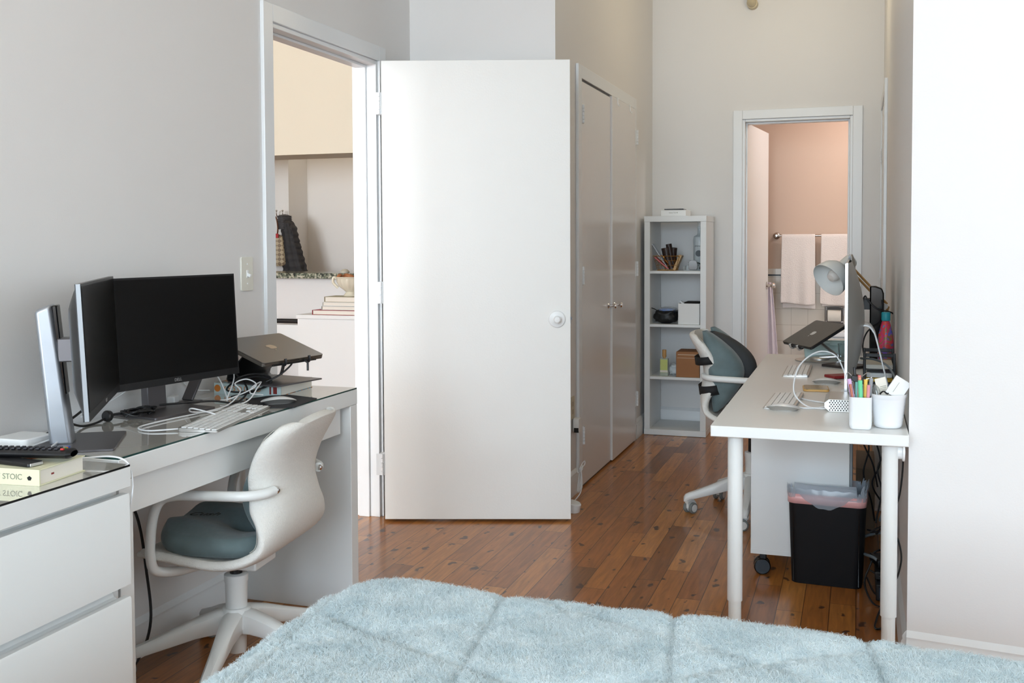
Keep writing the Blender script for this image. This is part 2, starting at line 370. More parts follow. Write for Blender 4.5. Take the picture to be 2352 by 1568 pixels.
# window wall behind the camera with two daylight openings
wb = []
for z0, z1 in ((0, .85), (3.15, H)): wb.append((-6.5, 3.4, -4.62, -4.5, z0, z1))
for x0, x1 in ((-6.5, -6.0), (-2.8, -2.0), (2.75, 3.4)): wb.append((x0, x1, -4.62, -4.5, .85, 3.15))
S_('wall_window', wb, M_WALL, 'wall behind the viewer with the windows', smooth=False)
for i, (x0, x1) in enumerate(((-2.0, 2.75), (-6.0, -2.8))):
    b = MB()
    b.box(x0, x1, -4.60, -4.54, .85, .91); b.box(x0, x1, -4.60, -4.54, 3.09, 3.15)
    for k in range(4):
        x = x0 + (x1-x0-.06)*k/3; b.box(x, x+.06, -4.60, -4.54, .91, 3.09)
    b.box(x0, x1, -4.59, -4.55, 1.98, 2.03)
    struct(b, 'window_%d' % (i+1), M_TRIM, 'white framed window', smooth=False)
b = MB()
for q in ((3.32, 3.38, -.4, 2.2, .9, .96), (3.32, 3.38, -.4, 2.2, 2.84, 2.9), (3.32, 3.38, -.4, -.34, .96, 2.84), (3.32, 3.38, 2.14, 2.2, .96, 2.84), (3.32, 3.38, .87, .93, .96, 2.84)): b.box(*q)
struct(b, 'window_3', M_TRIM, 'added unseen side window letting in extra daylight', smooth=False)  # added out of view to bring more side light onto the left wall
S_('wall_kitchen', [(-6.6, -6.5, -4.5, 9.8, 0, H), (-6.5, XC-.12, 9.6, 9.7, 0, H)], M_WALL, 'kitchen outer walls', smooth=False)
S_('wall_kitchen_right', [(XC-.24, XC-.12, 4.95, 9.6, 0, H)], M_WALL, 'kitchen side wall', smooth=False)
# pass-through wall in the kitchen
S_('wall_soffit', [(-6.5, XC-.24, 7.2, 7.62, 1.985, H)], mat('kitchen paint', (234, 226, 206), .6), 'cream dropped soffit above the pass-through', smooth=False)
S_('wall_passthrough', [(-6.5, XC-.24, 7.25, 7.45, 0, 1.02)], M_WALL, 'pale half wall under the granite ledge', smooth=False)
S_('trim_9', [(-6.5, XC-.24, 7.13, 7.58, 1.02, 1.062)], M_GRAN, 'speckled green granite ledge of the pass-through', smooth=False, bevel=.004)
S_('wall_entry', [(-6.5, -5.08, 8.6, 9.6, 0, H), (-5.08, XC-.24, 8.95, 9.05, 0, H)], M_WALL, 'entry walls beyond the pass-through', smooth=False)
# bathroom
S_('wall_bathroom', [(-1.3, 1.0, 8.5, 8.6, 1.074, H), (-1.4, -1.3, YF+.12, 8.6, 0, H), (0.9, 1.0, YF+.12, 8.5, 0, H), (-1.3, 1.0, YF+.12, 8.5, 2.62, 2.7)], mat('bathroom paint', (216, 188, 166), .6), 'peach-tan painted bathroom walls', smooth=False)
S_('wall_bathroom_tiles', [(-1.3, 0.9, 8.485, 8.6, 0, 1.074)], M_TILE, 'square cream tiles on the bathroom wall', smooth=False)
S_('trim_8', [(-1.3, -0.5, 8.478, 8.486, 1.018, 1.030)], M_BLACK, 'thin black tile line', smooth=False)

def profile_base(name, pts, label, h=.125, t=.016):
    """baseboard running along a polyline; the room lies to the left of the direction of travel"""
    b = MB(); prof = [(0, 0), (t, 0), (t, h-.035), (t*.75, h-.028), (t*.8, h-.018), (t*.35, h-.006), (0, h)]
    for (x0, y0), (x1, y1) in zip(pts, pts[1:]):
        d = Vector((x1-x0, y1-y0, 0)); Ln = d.length; d.normalize(); nrm = Vector((-d.y, d.x, 0))
        A = [b.v((x0+nrm.x*q, y0+nrm.y*q, z)) for q, z in prof]; B = [b.v((x1+nrm.x*q, y1+nrm.y*q, z)) for q, z in prof]
        b.f(A[::-1]); b.f(B)
        for i in range(len(prof)): j = (i+1) % len(prof); b.f([A[i], A[j], B[j], B[i]])
    return struct(b, name, M_TRIM, label)
profile_base('baseboard_left', [(XL, 3.44), (XL, -4.5)], 'white moulded baseboard on the left wall')
profile_base('baseboard_closet_front', [(XC, 4.83), (XL, 4.83)], 'white baseboard behind the open door')
profile_base('baseboard_closet_near', [(XC, 5.20), (XC, 4.83)], 'white baseboard beside the closet')
profile_base('baseboard_closet_far', [(XC, YF), (XC, 6.69)], 'white baseboard between closet and shelf')
profile_base('baseboard_far_left', [(-0.83, YF), (XC, YF)], 'white baseboard behind the shelf')
profile_base('baseboard_far_right', [(XR, YF), (0.02, YF)], 'white baseboard beside the bathroom door')
profile_base('baseboard_right', [(XR, 3.32), (XR, 6.25)], 'white baseboard along the right wall')
profile_base('baseboard_corner', [(3.3, 3.32+math.tan(ang)*(3.3-XR)), (XR, 3.32)], 'white baseboard on the bright right wall')

def casing(name, M, w, h, cw, t, label, jamb=.12, stop=True):
    """door casing in a local frame: x across, y into the wall, z up; opening 0..w by 0..h"""
    b = MB(M)
    b.box(-cw, 0, -t, 0, 0, h+cw); b.box(w, w+cw, -t, 0, 0, h+cw); b.box(0, w, -t, 0, h, h+cw)
    if jamb:
        j = .018
        b.box(-.001, j, -.004, jamb, 0, h); b.box(w-j, w+.001, -.004, jamb, 0, h); b.box(j, w-j, -.004, jamb, h-j, h)
        if stop:
            s = .012
            b.box(j, j+s, .045, jamb-.02, 0, h-j); b.box(w-j-s, w-j, .045, jamb-.02, 0, h-j); b.box(j+s, w-j-s, .045, jamb-.02, h-j-s, h-j)
    return struct(b, name, M_TRIM, label, bevel=.0025, smooth=False)
ML = basis((XL, 3.515, 0), (0, 1, 0), (-1, 0, 0)); casing('trim_1', ML, .932, 2.15, .068, .016, 'white casing of the left doorway')
MF = basis((-0.765, YF, 0), (1, 0, 0), (0, 1, 0)); casing('trim_2', MF, .72, 2.13, .062, .016, 'white casing of the bathroom doorway')
MC = basis((XC, 5.275, 0), (0, 1, 0), (-1, 0, 0)); casing('trim_3', MC, 1.335, 2.15, .068, .016, 'flat casing around the double closet', jamb=0)
MR = basis((XR, 7.285, 0), (0, -1, 0), (1, 0, 0)); casing('trim_4', MR, .945, 2.15, .068, .018, 'thin casing of the door on the right wall', jamb=0)

def hinge(parent, M, h=.095):
    b = MB(M)
    b.box(-.030, -.004, -.003, 0, 0, h); b.box(.004, .030, -.003, 0, 0, h)
    n = 5
    for k in range(n): b.cyl((0, -.006, h*k/n+.001), (0, -.006, h*(k+1)/n-.001), .0075, 10)
    return b.build('hinge', M_TRIM, parent)
# door_1: the open bedroom door
th = math.atan2(.262, .829)
d1 = thing('door_1', 'white flush bedroom door standing wide open in the middle', 'door', (-2.118, 4.40, 0), th); d1['kind'] = 'structure'
b = MB(); b.box(0.018, .885, -.046, 0, .012, 2.135); b.build('door_panel', M_DOOR, d1, bevel=.002)
b = MB(Matrix.Translation((.822, -.046, .945)) @ Matrix.Rotation(R(90), 4, 'X'))
b.lathe([(0, 0), (.040, 0), (.040, .003), (.036, .007), (.016, .009), (.012, .02), (.014, .028), (.017, .032), (.017, .040), (.012, .045), (0, .046)], n=40); kn = b.build('door_knob', M_PLAST, d1)
b = MB(Matrix.Translation((.822, -.002, .945)) @ Matrix.Rotation(R(-90), 4, 'X'))
b.lathe([(0, 0), (.032, 0), (.032, .004), (.024, .009), (.020, .020), (0, .022)], n=32); b.build('door_knob', M_STEEL, d1)
b = MB(); b.box(.884, .893, -.032, -.014, .940, .953); b.box(.884, .887, -.036, -.010, .922, .968); b.build('latch', M_DGREY, d1)
for z in (.22, 1.02, 1.89):
    b = MB(); b.box(-.020, .018, -.048, -.044, z, z+.10); b.box(-.004, .018, -.044, -.006, z, z+.10)
    for k in range(5): b.cyl((.008, -.050, z+.02*k+.001), (.008, -.050, z+.02*k+.019), .006, 10)
    b.build('hinge', M_TRIM, d1)
# closet doors
for i, (y0, y1, hy) in enumerate(((5.28, 5.938, 0), (5.945, 6.603, 1))):
    d = thing('door_%d' % (i+2), ('glossy grey-lit closet door nearer the open bedroom door', 'glossy grey-lit closet door nearer the white shelf')[i], 'door', (XC, y0 if not hy else y1, 0)); d['kind'] = 'structure'
    yy0, yy1 = (0, y1-y0) if not hy else (-(y1-y0), 0)
    pr = .012 + .012*i
    b = MB(); b.box(-.001, pr, yy0, yy1, .012, 2.145 if hy else 2.137); b.build('door_panel', M_CLOSET, d, bevel=.002)
    for z in (.23, 1.075, 1.92):
        hinge(d, basis((pr, (yy0+.012) if not hy else (yy1+.03), z), (0, 1, 0), (-1, 0, 0)))
    ky = (yy1-.045) if not hy else (yy0+.05)
    b = MB(Matrix.Translation((pr, ky, .927)) @ Matrix.Rotation(R(90), 4, 'Y'))
    b.lathe([(0, 0), (.016, 0), (.014, .004), (.006, .008), (.006, .026), (.013, .033), (.016, .040), (.013, .048), (0, .052)], n=20); b.build('door_knob', M_CHROME, d)
    if hy:
        for q in (.12, .47):
            b = MB(); b.tube([(-.002, yy0+q, 2.147), (pr+.004, yy0+q, 2.147), (pr+.006, yy0+q, 2.11), (pr+.014, yy0+q, 2.098), (pr+.016, yy0+q, 2.108)], .003, 6, smooth=False); b.build('hook', M_PLAST, d)
b = MB(); b.box(XC+.001, XC+.006, 5.275, 5.94, 2.138, 2.150); b.box(XC+.001, XC+.004, 5.275, 6.61, 0, .011); struct(b, 'trim_gap_shade', M_BLACK, 'black strips painted as shade above and below the closet doors', smooth=False)  # black strips stand in for the shade in the door gaps
# bathroom door
d = thing('door_4', 'narrow bathroom door opened inward under peach light', 'door', (-0.735, YF+.06, 0), R(84)); d['kind'] = 'structure'
b = MB(); b.box(0, .76, 0, .042, .012, 2.11); b.build('door_panel', M_DOOR, d, bevel=.002)
for sgn, y in ((-1, 0.0), (1, .042)):
    b = MB(Matrix.Translation((.70, y, .958)) @ Matrix.Rotation(R(90 if sgn < 0 else -90), 4, 'X'))
    b.lathe([(0, 0), (.030, 0), (.030, .004), (.011, .008), (.011, .032), (.024, .042), (.027, .054), (.020, .064), (0, .067)], n=28); b.build('door_knob', M_STEEL, d)
for z in (.25, 1.05, 1.83):
    b = MB(); b.box(-.022, .0, -.002, .002, z, z+.09); b.box(-.003, 0, 0, .036, z, z+.09); b.build('hinge', M_TRIM, d)
# door in the right wall
d = thing('door_5', 'painted closet door set in the right wall near the far corner', 'door', (XR, 7.26, 0)); d['kind'] = 'structure'
b = MB(); b.box(-.010, .001, -.91, -.02, .012, 2.14); b.build('door_panel', M_CLOSET, d, bevel=.002)
for z in (.23, 1.055, 1.90): hinge(d, basis((-.012, -.02, z), (0, 1, 0), (1, 0, 0)))
b = MB(Matrix.Translation((-.010, -.86, .93)) @ Matrix.Rotation(R(-90), 4, 'Y')); b.lathe([(0, 0), (.016, 0), (.006, .006), (.006, .026), (.015, .036), (.012, .05), (0, .052)], n=20); b.build('door_knob', M_CHROME, d)

# wall fittings
t = thing('light_switch', 'ivory light switch plate with two levers left of the doorway', 'light switch', (XL, 3.33, 1.19))
b = MB(basis((0, 0, 0), (0, 1, 0), (0, 0, 1))); b.prism(rrect(.078, .125, .006, 3), 0, .006); b.build('cover_plate', mat('ivory plastic', (226, 224, 212), .35), t, bevel=.0015)
b = MB(); b.box(.005, .008, -.006, .006, -.014, .014); b.obox((.012, 0, -.004), (.018, .009, .011), (0, R(25), 0)); b.build('toggle', M_PLAST, t, bevel=.001)
for z in (-.036, .036): b = MB(); b.sph((.006, 0, z), .0035, (.5, 1, 1), 6); b.build('screw', M_PLAST, t)
t = thing('wall_outlet', 'beige wall outlet low beside the closet casing', 'outlet', (XC, 5.12, .45))
b = MB(); b.box(0, .005, -.036, .036, -.058, .058); b.build('cover_plate', mat('beige plastic', (206, 196, 172), .4), t, bevel=.0015)
for z in (-.02, .02): b = MB(); b.box(.004, .0062, -.012, .012, z-.012, z+.012); b.build('socket', mat('beige plastic dark', (180, 168, 146), .4), t)
t = thing('plug_adapter', 'white plug-in adapter hanging on the outlet beside the closet', 'adapter', (XC+.006, 5.14, .36))
b = MB(); b.prism(rrect(.05, .072, .012, 4), 0, .032, basis((0, 0, 0), (0, 1, 0), (0, 0, 1))); b.build('housing', M_PLAST, t, bevel=.003)
b = MB(); b.box(.006, .030, -.0262, -.020, -.036, -.012); b.build('label_patch', M_BLACK, t)
b = MB()
b.tube([(XC+.022, 5.135, .326), (XC+.03, 5.12, .22), (XC+.035, 5.09, .15), (XC+.05, 5.06, .13), (XC+.06, 5.10, .14), (XC+.05, 5.14, .15), (XC+.06, 5.07, .14), (XC+.075, 5.03, .11), (XC+.085, 4.97, .055), (XC+.065, 4.90, .02), (XC+.075, 4.85, .03)], .0028, 6)
b.tube([(XC+.05, 5.09, .145), (XC+.055, 5.045, .06), (XC+.06, 5.02, .04), (XC+.065, 5.04, .06), (XC+.058, 5.09, .14), (XC+.065, 5.13, .16), (XC+.055, 5.16, .17), (XC+.05, 5.10, .145), (XC+.06, 5.00, .05), (XC+.062, 5.07, .1), (XC+.05, 5.09, .15)], .0028, 6)
tag(b.build('charging_cable', M_CABLEW), 'white looped cable running from the adapter to the floor', 'cable')
b = MB(Matrix.Translation((XC+.085, 4.80, .026)) @ Matrix.Rotation(R(12), 4, 'Y')); b.lathe([(0, -.024), (.040, -.024), (.043, -.020), (.043, .018), (.039, .022), (0, .022)], n=36)
tag(b.build('charging_puck', M_PLAST), 'round white puck lying on the floor beside the closet', 'device')
t = thing('sprinkler_pipe', 'painted pipe end poking out high on the far wall', 'pipe', (-0.70, YF, 2.905))
b = MB(); b.tube([(0, 0, 0), (0, -.06, 0)], .036, 24, smooth=False); b.build('flange', mat('tan painted metal', (206, 192, 160), .4), t)
b = MB(); b.tube([(0, -.05, 0), (0, -.10, -.004), (0, -.13, .02), (0, -.135, .07), (0, -.135, .2)], .027, 20); b.build('pipe', MATS['tan painted metal'], t)
t = thing('ceiling_lamp', 'round glass ceiling lamp of the hall', 'lamp', (-0.45, 6.2, 3.4))
b = MB(); b.lathe([(0, 0), (.06, 0), (.06, -.02), (.008, -.03), (.008, -.45), (.03, -.46), (.03, -.50), (0, -.50)], n=24); b.build('stem', M_PLAST, t)
# ================================================================== left desk, dresser and what stands there
ZD = .790
t = thing('vanity_desk', 'white vanity desk with a glass top along the left wall', 'desk', (-1.90, 2.70, 0))
def L(x, y): return x+1.90, y-2.70
x0, x1 = -2.118+1.90, -1.686+1.90; y0, y1 = 2.052-2.70, 3.305-2.70
b = MB(); b.box(x0, x1, y0, y1, .732, .785); b.build('tabletop', M_WHITE, t, bevel=.0015)
b = MB(); b.box(x0, x1-.001, y1-.050, y1, 0, .731); b.build('side_panel', M_WHITE, t, bevel=.0015)
b = MB(); b.box(x0, x1-.001, y0, y0+.050, 0, .731); b.build('side_panel', M_WHITE, t, bevel=.0015)
b = MB(); b.box(x1-.050, x1-.028, y0+.055, y1-.075, .636, .728); dr = b.build('drawer', M_WHITE, t, bevel=.0015)
b = MB(); b.box(x0+.05, x1-.052, y0+.09, y1-.11, .640, .655); b.build('drawer_box', M_WHITED, dr)
b = MB(); b.box(x0+.06, x1-.05, y1-.105, y1-.088, .628, .66); b.build('drawer_rail', M_BLACK, t)
b = MB(); b.box(x0+.001, x1-.001, y0+.001, y1-.001, .7855, .790); g = b.build('glass_top', M_GTOP, t, smooth=False)
g.data.materials.append(M_GEDGE)
for p in g.data.polygons:
    if abs(p.normal.z) < .5: p.material_index = 1

# dresser
t = thing('dresser', 'white chest of drawers with a glass top at the left edge', 'dresser', (-1.86, 1.66, 0))
dx0, dx1 = -2.09+1.86, -1.632+1.86; dy0, dy1 = 1.22-1.66, 2.024-1.66
b = MB(); b.box(dx0, dx1+.003, dy0, dy1, .732, .780); b.build('top_panel', M_WHITE, t, bevel=.0015)
for y in (dy0, dy1-.018): b = MB(); b.box(dx0, dx1-.040, y, y+.018, 0, .731); b.build('side_panel', M_WHITE, t)
b = MB(); b.box(dx0+.002, dx0+.01, dy0+.02, dy1-.02, .05, .73); b.build('back_panel', M_WHITE, t)
for z0, z1 in ((.500, .716), (.262, .470), (.03, .232)):
    fr = MB()
    # front with a finger lip curving back at the top
    P = [(dx1-.020, z0), (dx1, z0), (dx1, z1-.006), (dx1-.003, z1), (dx1-.020, z1)]
    a = [fr.v((x, dy0+.002, z)) for x, z in P]; c = [fr.v((x, dy1-.002, z)) for x, z in P]
    fr.f(a); fr.f(c[::-1])
    for i in range(5): fr.f([a[i], a[(i+1) % 5], c[(i+1) % 5], c[i]])
    dr = fr.build('drawer', M_WHITE, t)
    lip = MB()
    pts = [(dx1-.020, z1-.004), (dx1-.034, z1+.001), (dx1-.038, z1+.012), (dx1-.038, z1+.030), (dx1-.042, z1+.030), (dx1-.042, z1-.012), (dx1-.020, z1-.012)]
    a = [lip.v((x, dy0+.022, z)) for x, z in pts]; c = [lip.v((x, dy1-.022, z)) for x, z in pts]
    lip.f(a); lip.f(c[::-1])
    for i in range(len(pts)): lip.f([a[i], a[(i+1) % len(pts)], c[(i+1) % len(pts)], c[i]])
    lip.build('drawer_lip', M_WHITE, dr)
b = MB(); b.box(dx0+.002, dx1+.002, dy0+.001, dy1-.001, .7805, .785); g = b.build('glass_top', M_GTOP, t, smooth=False)
g.data.materials.append(M_GEDGEB)
for p in g.data.polygons:
    if abs(p.normal.z) < .5: p.material_index = 1

# ---- monitors
def panel_monitor(parent, w, h, zc, lean=0.0, off=0.0, logo=None, thick=.045):
    """screen faces local +x; centre (off,0,zc)"""
    M = Matrix.Translation((off, 0, zc)) @ Matrix.Rotation(-lean, 4, 'Y')
    b = MB(M)
    # rear shell: bevelled slab, thicker in the middle
    def sh(u, v):
        y = (u-.5)*w; z = (v-.5)*h
        e = min(1, min(u, 1-u)*7)*min(1, min(v, 1-v)*5)
        return (-.012-(thick-.012)*(e**.6), y, z)
    b.grid(sh, 24, 16)
    b.box(-.013, 0, -w/2, w/2, -h/2, h/2)
    bz = b.build('housing', M_BEZEL, parent, ang=50)
    b = MB(M); b.box(-.004, .0012, -w/2+.006, w/2-.006, -h/2+.020, h/2-.006); b.build('screen', M_SCREEN, parent)
    b = MB(M); b.box(-.014, .0006, -w/2-.0008, w/2+.0008, -h/2-.001, -h/2+.0185); b.build('chin', M_BEZEL, parent)
    if logo:
        text_part('logo', logo, .013, mat('logo grey', (150, 150, 152), .4), parent, M @ basis((.0009, 0, -h/2+.009), (0, 1, 0), (0, 0, 1)))
    return M
tA = thing('monitor', 'black flat monitor facing the room, in front of the left wall', 'monitor', (-2.04, 2.66, ZD), R(-10.5))
panel_monitor(tA, .515, .322, .2555, R(3.0), .085, 'DELL')
b = MB(); b.prism(rrect(.185, .24, .008, 4, .035, 0), 0, .007); b.build('stand_base', M_DGREY, tA, bevel=.001)
b = MB(); b.obox((-.018, 0, .150), (.030, .072, .29), (0, R(-3), 0)); b.build('stand_neck', M_DGREY, tA, bevel=.003)
b = MB(); b.box(-.01, .055, -.03, .03, .22, .29); b.build('mount_plate', M_BLACK, tA)
b = MB(); b.obox((-.036, 0, .150), (.010, .060, .29), (0, R(-3), 0)); b.build('neck_spine', M_ALU, tA, bevel=.003)
# side monitor
nB = Vector((2.454-1.966, 2.02-1.715, 0)); azB = math.atan2(-nB.x, nB.y)  # edge direction
e = Vector((-2.01+1.703, 2.451-1.963, 0)).normalized()      # near edge -> far edge
nrm = Vector((e.y, -e.x, 0))                                 # faces +x +y
azn = math.atan2(nrm.y, nrm.x)
mid = Vector(((-1.703-2.01)/2, (1.963+2.451)/2, 0))
foot = mid - nrm*.075
tB = thing('monitor', 'black monitor turned nearly edge-on on a tall silver stand', 'monitor', (foot.x, foot.y, ZD), azn)
MBm = panel_monitor(tB, .560, .322, .262, R(2.5), .075, 'DELL')
for s in (-1, 1): b = MB(MBm); b.box(-.0105, -.0005, s*.280-.0016, s*.280+.0016, -.161, .161); b.build('side_strip', mat('dull silver', (150, 154, 158), .45, .5), tB)
b = MB(); b.prism(rrect(.200, .255, .010, 4, .015, 0), 0, .006); b.build('stand_base', M_DGREY, tB, bevel=.001)
# neck: tapering slanted column
b = MB()
for (zz0, zz1, xa, xb, ya) in ((0, .365, -.052, -.082, .036),):
    P0 = [(xa, -ya), (xa+.055, -ya*.9), (xa+.055, ya*.9), (xa, ya)]; P1 = [(xb, -ya), (xb+.040, -ya*.9), (xb+.040, ya*.9), (xb, ya)]
    A = [b.v((x, y, zz0)) for x, y in P0]; B = [b.v((x, y, zz1+(0.0 if i in (1, 2) else -.018))) for i, (x, y) in enumerate(P1)]
    b.f(A[::-1]); b.f(B)
    for i in range(4): b.f([A[i], A[(i+1) % 4], B[(i+1) % 4], B[i]])
b.build('stand_neck', mat('stand silver', (168, 172, 178), .36, .8), tB, bevel=.010, seg=4)
b = MB(); b.obox((-.026, 0, .245), (.012, .050, .23), (0, R(-5), 0)); b.build('neck_track', M_BLACKG, tB, bevel=.003)
b = MB(); b.box(-.03, .050, -.028, .028, .215, .275); b.build('mount_plate', M_DGREY, tB, bevel=.003)

# ---- book under the laptop stand, laptop and its stand
t = thing('book', 'thick illustrated paperback under the black laptop stand', 'book', (-1.970, 3.155, ZD), R(1.5))
w, d, h = .256, .222, .036
b = MB(); b.box(-w/2+.002, w/2-.001, -d/2+.003, d/2-.003, .0015, h-.0015); b.build('pages', M_PAPER, t)
b = MB(); b.box(-w/2, w/2, -d/2, d/2, 0, .0015); b.box(-w/2, w/2, -d/2, d/2, h-.0015, h); b.build('cover', M_COVER, t)
b = MB(); b.box(-w/2, w/2, -d/2-.0015, -d/2+.002, 0, h); sp = b.build('spine', mat('pale blue spine', (196, 214, 214), .4), t)
text_part('spine_title', 'Y E S O D O D', .023, mat('orange ink', (214, 128, 50), .5), sp, basis((-.02, -d/2-.0018, h/2), (1, 0, 0), (0, 0, 1)))
b = MB(); b.lathe([(0, 0), (.012, 0), (.012, .0005), (0, .0005)], (-.115, -d/2-.0016, h/2), 20, Matrix.Rotation(R(90), 4, 'X')); b.build('spine_emblem', MATS['orange ink'], sp)
b = MB(); b.box(.086, .092, -d/2-.0022, -d/2-.0014, .004, h-.004); b.box(.100, .114, -d/2-.0022, -d/2-.0014, .006, h-.006); b.build('spine_mark', mat('maroon ink', (130, 44, 40), .5), sp)
# stand: local +x towards the room
az = 1.379
LP = Vector((-1.845, 2.954, .911)); ex = Vector((math.cos(az), math.sin(az), 0)); bk0 = Vector((-math.sin(az), math.cos(az), 0)); tl = .32
bk = bk0*math.cos(tl)+Vector((0, 0, 1))*math.sin(tl)
ctr = LP+ex*.152+bk0*.11
zt = ZD+.036
t = thing('laptop_stand', 'black metal laptop riser standing on the thick book', 'laptop stand', (ctr.x, ctr.y, zt))
o3 = Vector((ctr.x, ctr.y, zt))
def sheet(parent, name, path, m, wid=.125, thick=.005, cx=0.0):
    """bent sheet: path of (distance back, height) extruded along the front edge direction"""
    b = MB(); A = []; B = []
    base = LP+ex*(.152+cx)-o3
    for q, z in path:
        p = base+bk0*q; p.z = z
        A.append(b.v(p-ex*wid)); B.append(b.v(p+ex*wid))
    for i in range(len(path)-1): b.f([A[i], A[i+1], B[i+1], B[i]])
    return b.build(name, m, parent, solid=thick, bevel=.001)
lz = LP.z-zt
sheet(t, 'base_plate', [(-.02, .004), (.20, .004)], M_DGREY, .115)
sheet(t, 'back_leg', [(.19, .004), (.205, .006), (.213, .014), (.208, .03), (.13, lz+.018)], M_BEZEL, .105)
sheet(t, 'tray', [(.00, lz-.014), (.06, lz+.004), (.20, lz+.052)], M_BEZEL, .11)
for s in (-.06, .06):
    b = MB(); p = LP+ex*(.152+s)-o3; b.tube([p+Vector((0, 0, -.012)), p-bk0*.008+Vector((0, 0, -.014)), p-bk0*.012+Vector((0, 0, -.004)), p-bk0*.010+Vector((0, 0, .006))], .005, 8); b.build('front_hook', M_BEZEL, t)
b = MB(); p = LP+ex*.20-o3; b.tube([p+Vector((0, 0, -.010)), p-bk0*.014+Vector((0, 0, -.018)), p-bk0*.014+Vector((0, 0, -.045))], .004, 8, smooth=False); b.build('cable_clip', M_BEZEL, t)
t = thing('laptop', 'closed grey laptop lying tilted on the black riser', 'laptop', tuple(LP))
Mx = basis((0, 0, 0), ex, bk)
b = MB(Mx); b.prism(rrect(.304, .215, .012, 5, .152, .1075), -.0155, -.0052); b.build('base', M_SGREY, t, bevel=.0015)
b = MB(Mx); b.prism(rrect(.304, .215, .012, 5, .152, .1075), -.0046, 0); lid = b.build('lid', M_SGREY, t, bevel=.001)
def fruit_logo(parent, M, s, m):
    P = []
    for k in range(48):
        a = 2*PI*k/48
        r = 1+.10*math.cos(2*a+.0) - .10*math.exp(-((math.sin(a)-1)/.18)**2*6*1.0) - .06*math.exp(-((math.sin(a)+1)/.2)**2*6)
        x = r*math.cos(a)*.92; y = r*math.sin(a)
        bx, by, br = 1.12, .22, .42
        dd = math.hypot(x-bx, y-by)
        if dd < br: x = bx+(x-bx)/dd*br; y = by+(y-by)/dd*br
        P.append((x*s, y*s))
    b = MB(M); b.prism(P, 0, .0003)
    lf = [(0.02*s, 1.08*s), (.10*s, 1.42*s), (.42*s, 1.62*s), (.40*s, 1.30*s)]
    b.prism(lf, 0, .0003); return b.build('logo', m, parent, smooth=False)
fruit_logo(lid, Mx @ Matrix.Translation((.152, .112, .0002)) @ Matrix.Rotation(PI, 4, 'Z'), .020, mat('mirror logo', (176, 164, 148), .25, .9))
b = MB(Mx); b.box(.13, .174, -.0008, .002, -.006, -.0040); b.build('lid_notch', M_BLACK, t)

# ---- mouse pad, mouse, keyboard
t = MB(basis((-1.800, 2.985, ZD), (math.cos(R(12)), math.sin(R(12)), 0), (0, 1, 0)))
t.prism([(-.115, -.02), (-.06, .06), (.0, .085), (.115, .02), (.10, -.17), (-.02, -.19)], .0003, .003)
tag(t.build('mouse_pad', mat('charcoal cloth', (34, 34, 38), .85), bevel=.001), 'black mouse mat under the white mouse on the glass desk', 'mouse pad')
def magic_mouse(loc, rz, label):
    t = thing('mouse', label, 'mouse', loc, rz, 'slim white mice' if False else None)
    def top(u, v):
        a = 2*PI*v; rr_ = u
        x = .0565*rr_*(abs(math.cos(a))**.75)*(1 if math.cos(a) >= 0 else -1); y = .0285*rr_*(abs(math.sin(a))**.8)*(1 if math.sin(a) >= 0 else -1)
        return (x, y, .006+.015*(1-(x/.0575)**2)*(1-.35*(y/.029)**2)*1.0+.0005)
    b = MB(); b.grid(top, 10, 40); b.build('shell', M_CERAM, t, weld=True)
    b = MB()
    def side(u, v):
        a = 2*PI*v
        x = .0565*(abs(math.cos(a))**.75)*(1 if math.cos(a) >= 0 else -1); y = .0285*(abs(math.sin(a))**.8)*(1 if math.sin(a) >= 0 else -1)
        zt_ = .006+.015*(1-(x/.0575)**2)*(1-.35*(y/.029)**2)
        k = .78+.22*u
        return (x*k, y*k, .001+(zt_-.001)*u)
    b.grid(side, 4, 40); b.prism([(.0565*.78*(abs(math.cos(2*PI*k/40))**.75)*(1 if math.cos(2*PI*k/40) >= 0 else -1), .0285*.78*(abs(math.sin(2*PI*k/40))**.8)*(1 if math.sin(2*PI*k/40) >= 0 else -1)) for k in range(40)], .0003, .0012)
    b.build('base', M_ALU, t, weld=True)
    return t
magic_mouse((-1.756, 2.895, ZD+.003), R(38), 'slim white mouse on the black mat of the glass desk')
def keyboard(loc, rz, w, d, rows, cols, label, full=False, m=M_ALU, low=.004, high=.012, tiltx=True):
    """x: across the keys (left to right), y: away from the typist"""
    t = thing('keyboard', label, 'keyboard', loc, rz)
    b = MB()
    P = rrect(w, d, .006, 4)
    lo = [b.v((x, y, 0.0005)) for x, y in P]; hi = [b.v((x, y, low+(high-low)*(y+d/2)/d)) for x, y in P]
    b.f(lo[::-1]); b.f(hi)
    for i in range(len(P)): j = (i+1) % len(P); b.f([lo[i], lo[j], hi[j], hi[i]])
    b.build('chassis', m, t)
    b = MB()
    blocks = [(-w/2+.006, w/2-.006)] if not full else [(-w/2+.006, w*.155), (w*.175, w*.318), (w*.335, w/2-.006)]
    for bi, (xa, xb) in enumerate(blocks):
        n = cols if bi == 0 else (3 if bi == 1 else 4)
        for r_ in range(rows):
            ya = -d/2+.006+(d-.012)*r_/rows; yb = ya+(d-.012)/rows-.0028
            z = low+(high-low)*((ya+yb)/2+d/2)/d
            ks = [(xa+(xb-xa)*k/n, xa+(xb-xa)*(k+1)/n-.0028) for k in range(n)]
            if r_ == 0 and bi == 0: ks = [(xa, xa+(xb-xa)*.22), (xa+(xb-xa)*.225, xa+(xb-xa)*.6), (xa+(xb-xa)*.605, xb-.0028)]
            if full and bi == 1 and r_ == 2: ks = []
            if full and bi == 1 and r_ == 1: ks = [ks[1]]
            for k0, k1 in ks:
                b.box(k0, k1, ya, yb, z, z+.0030)
    b.build('keys', M_PLAST, t, bevel=.0008)
    return t
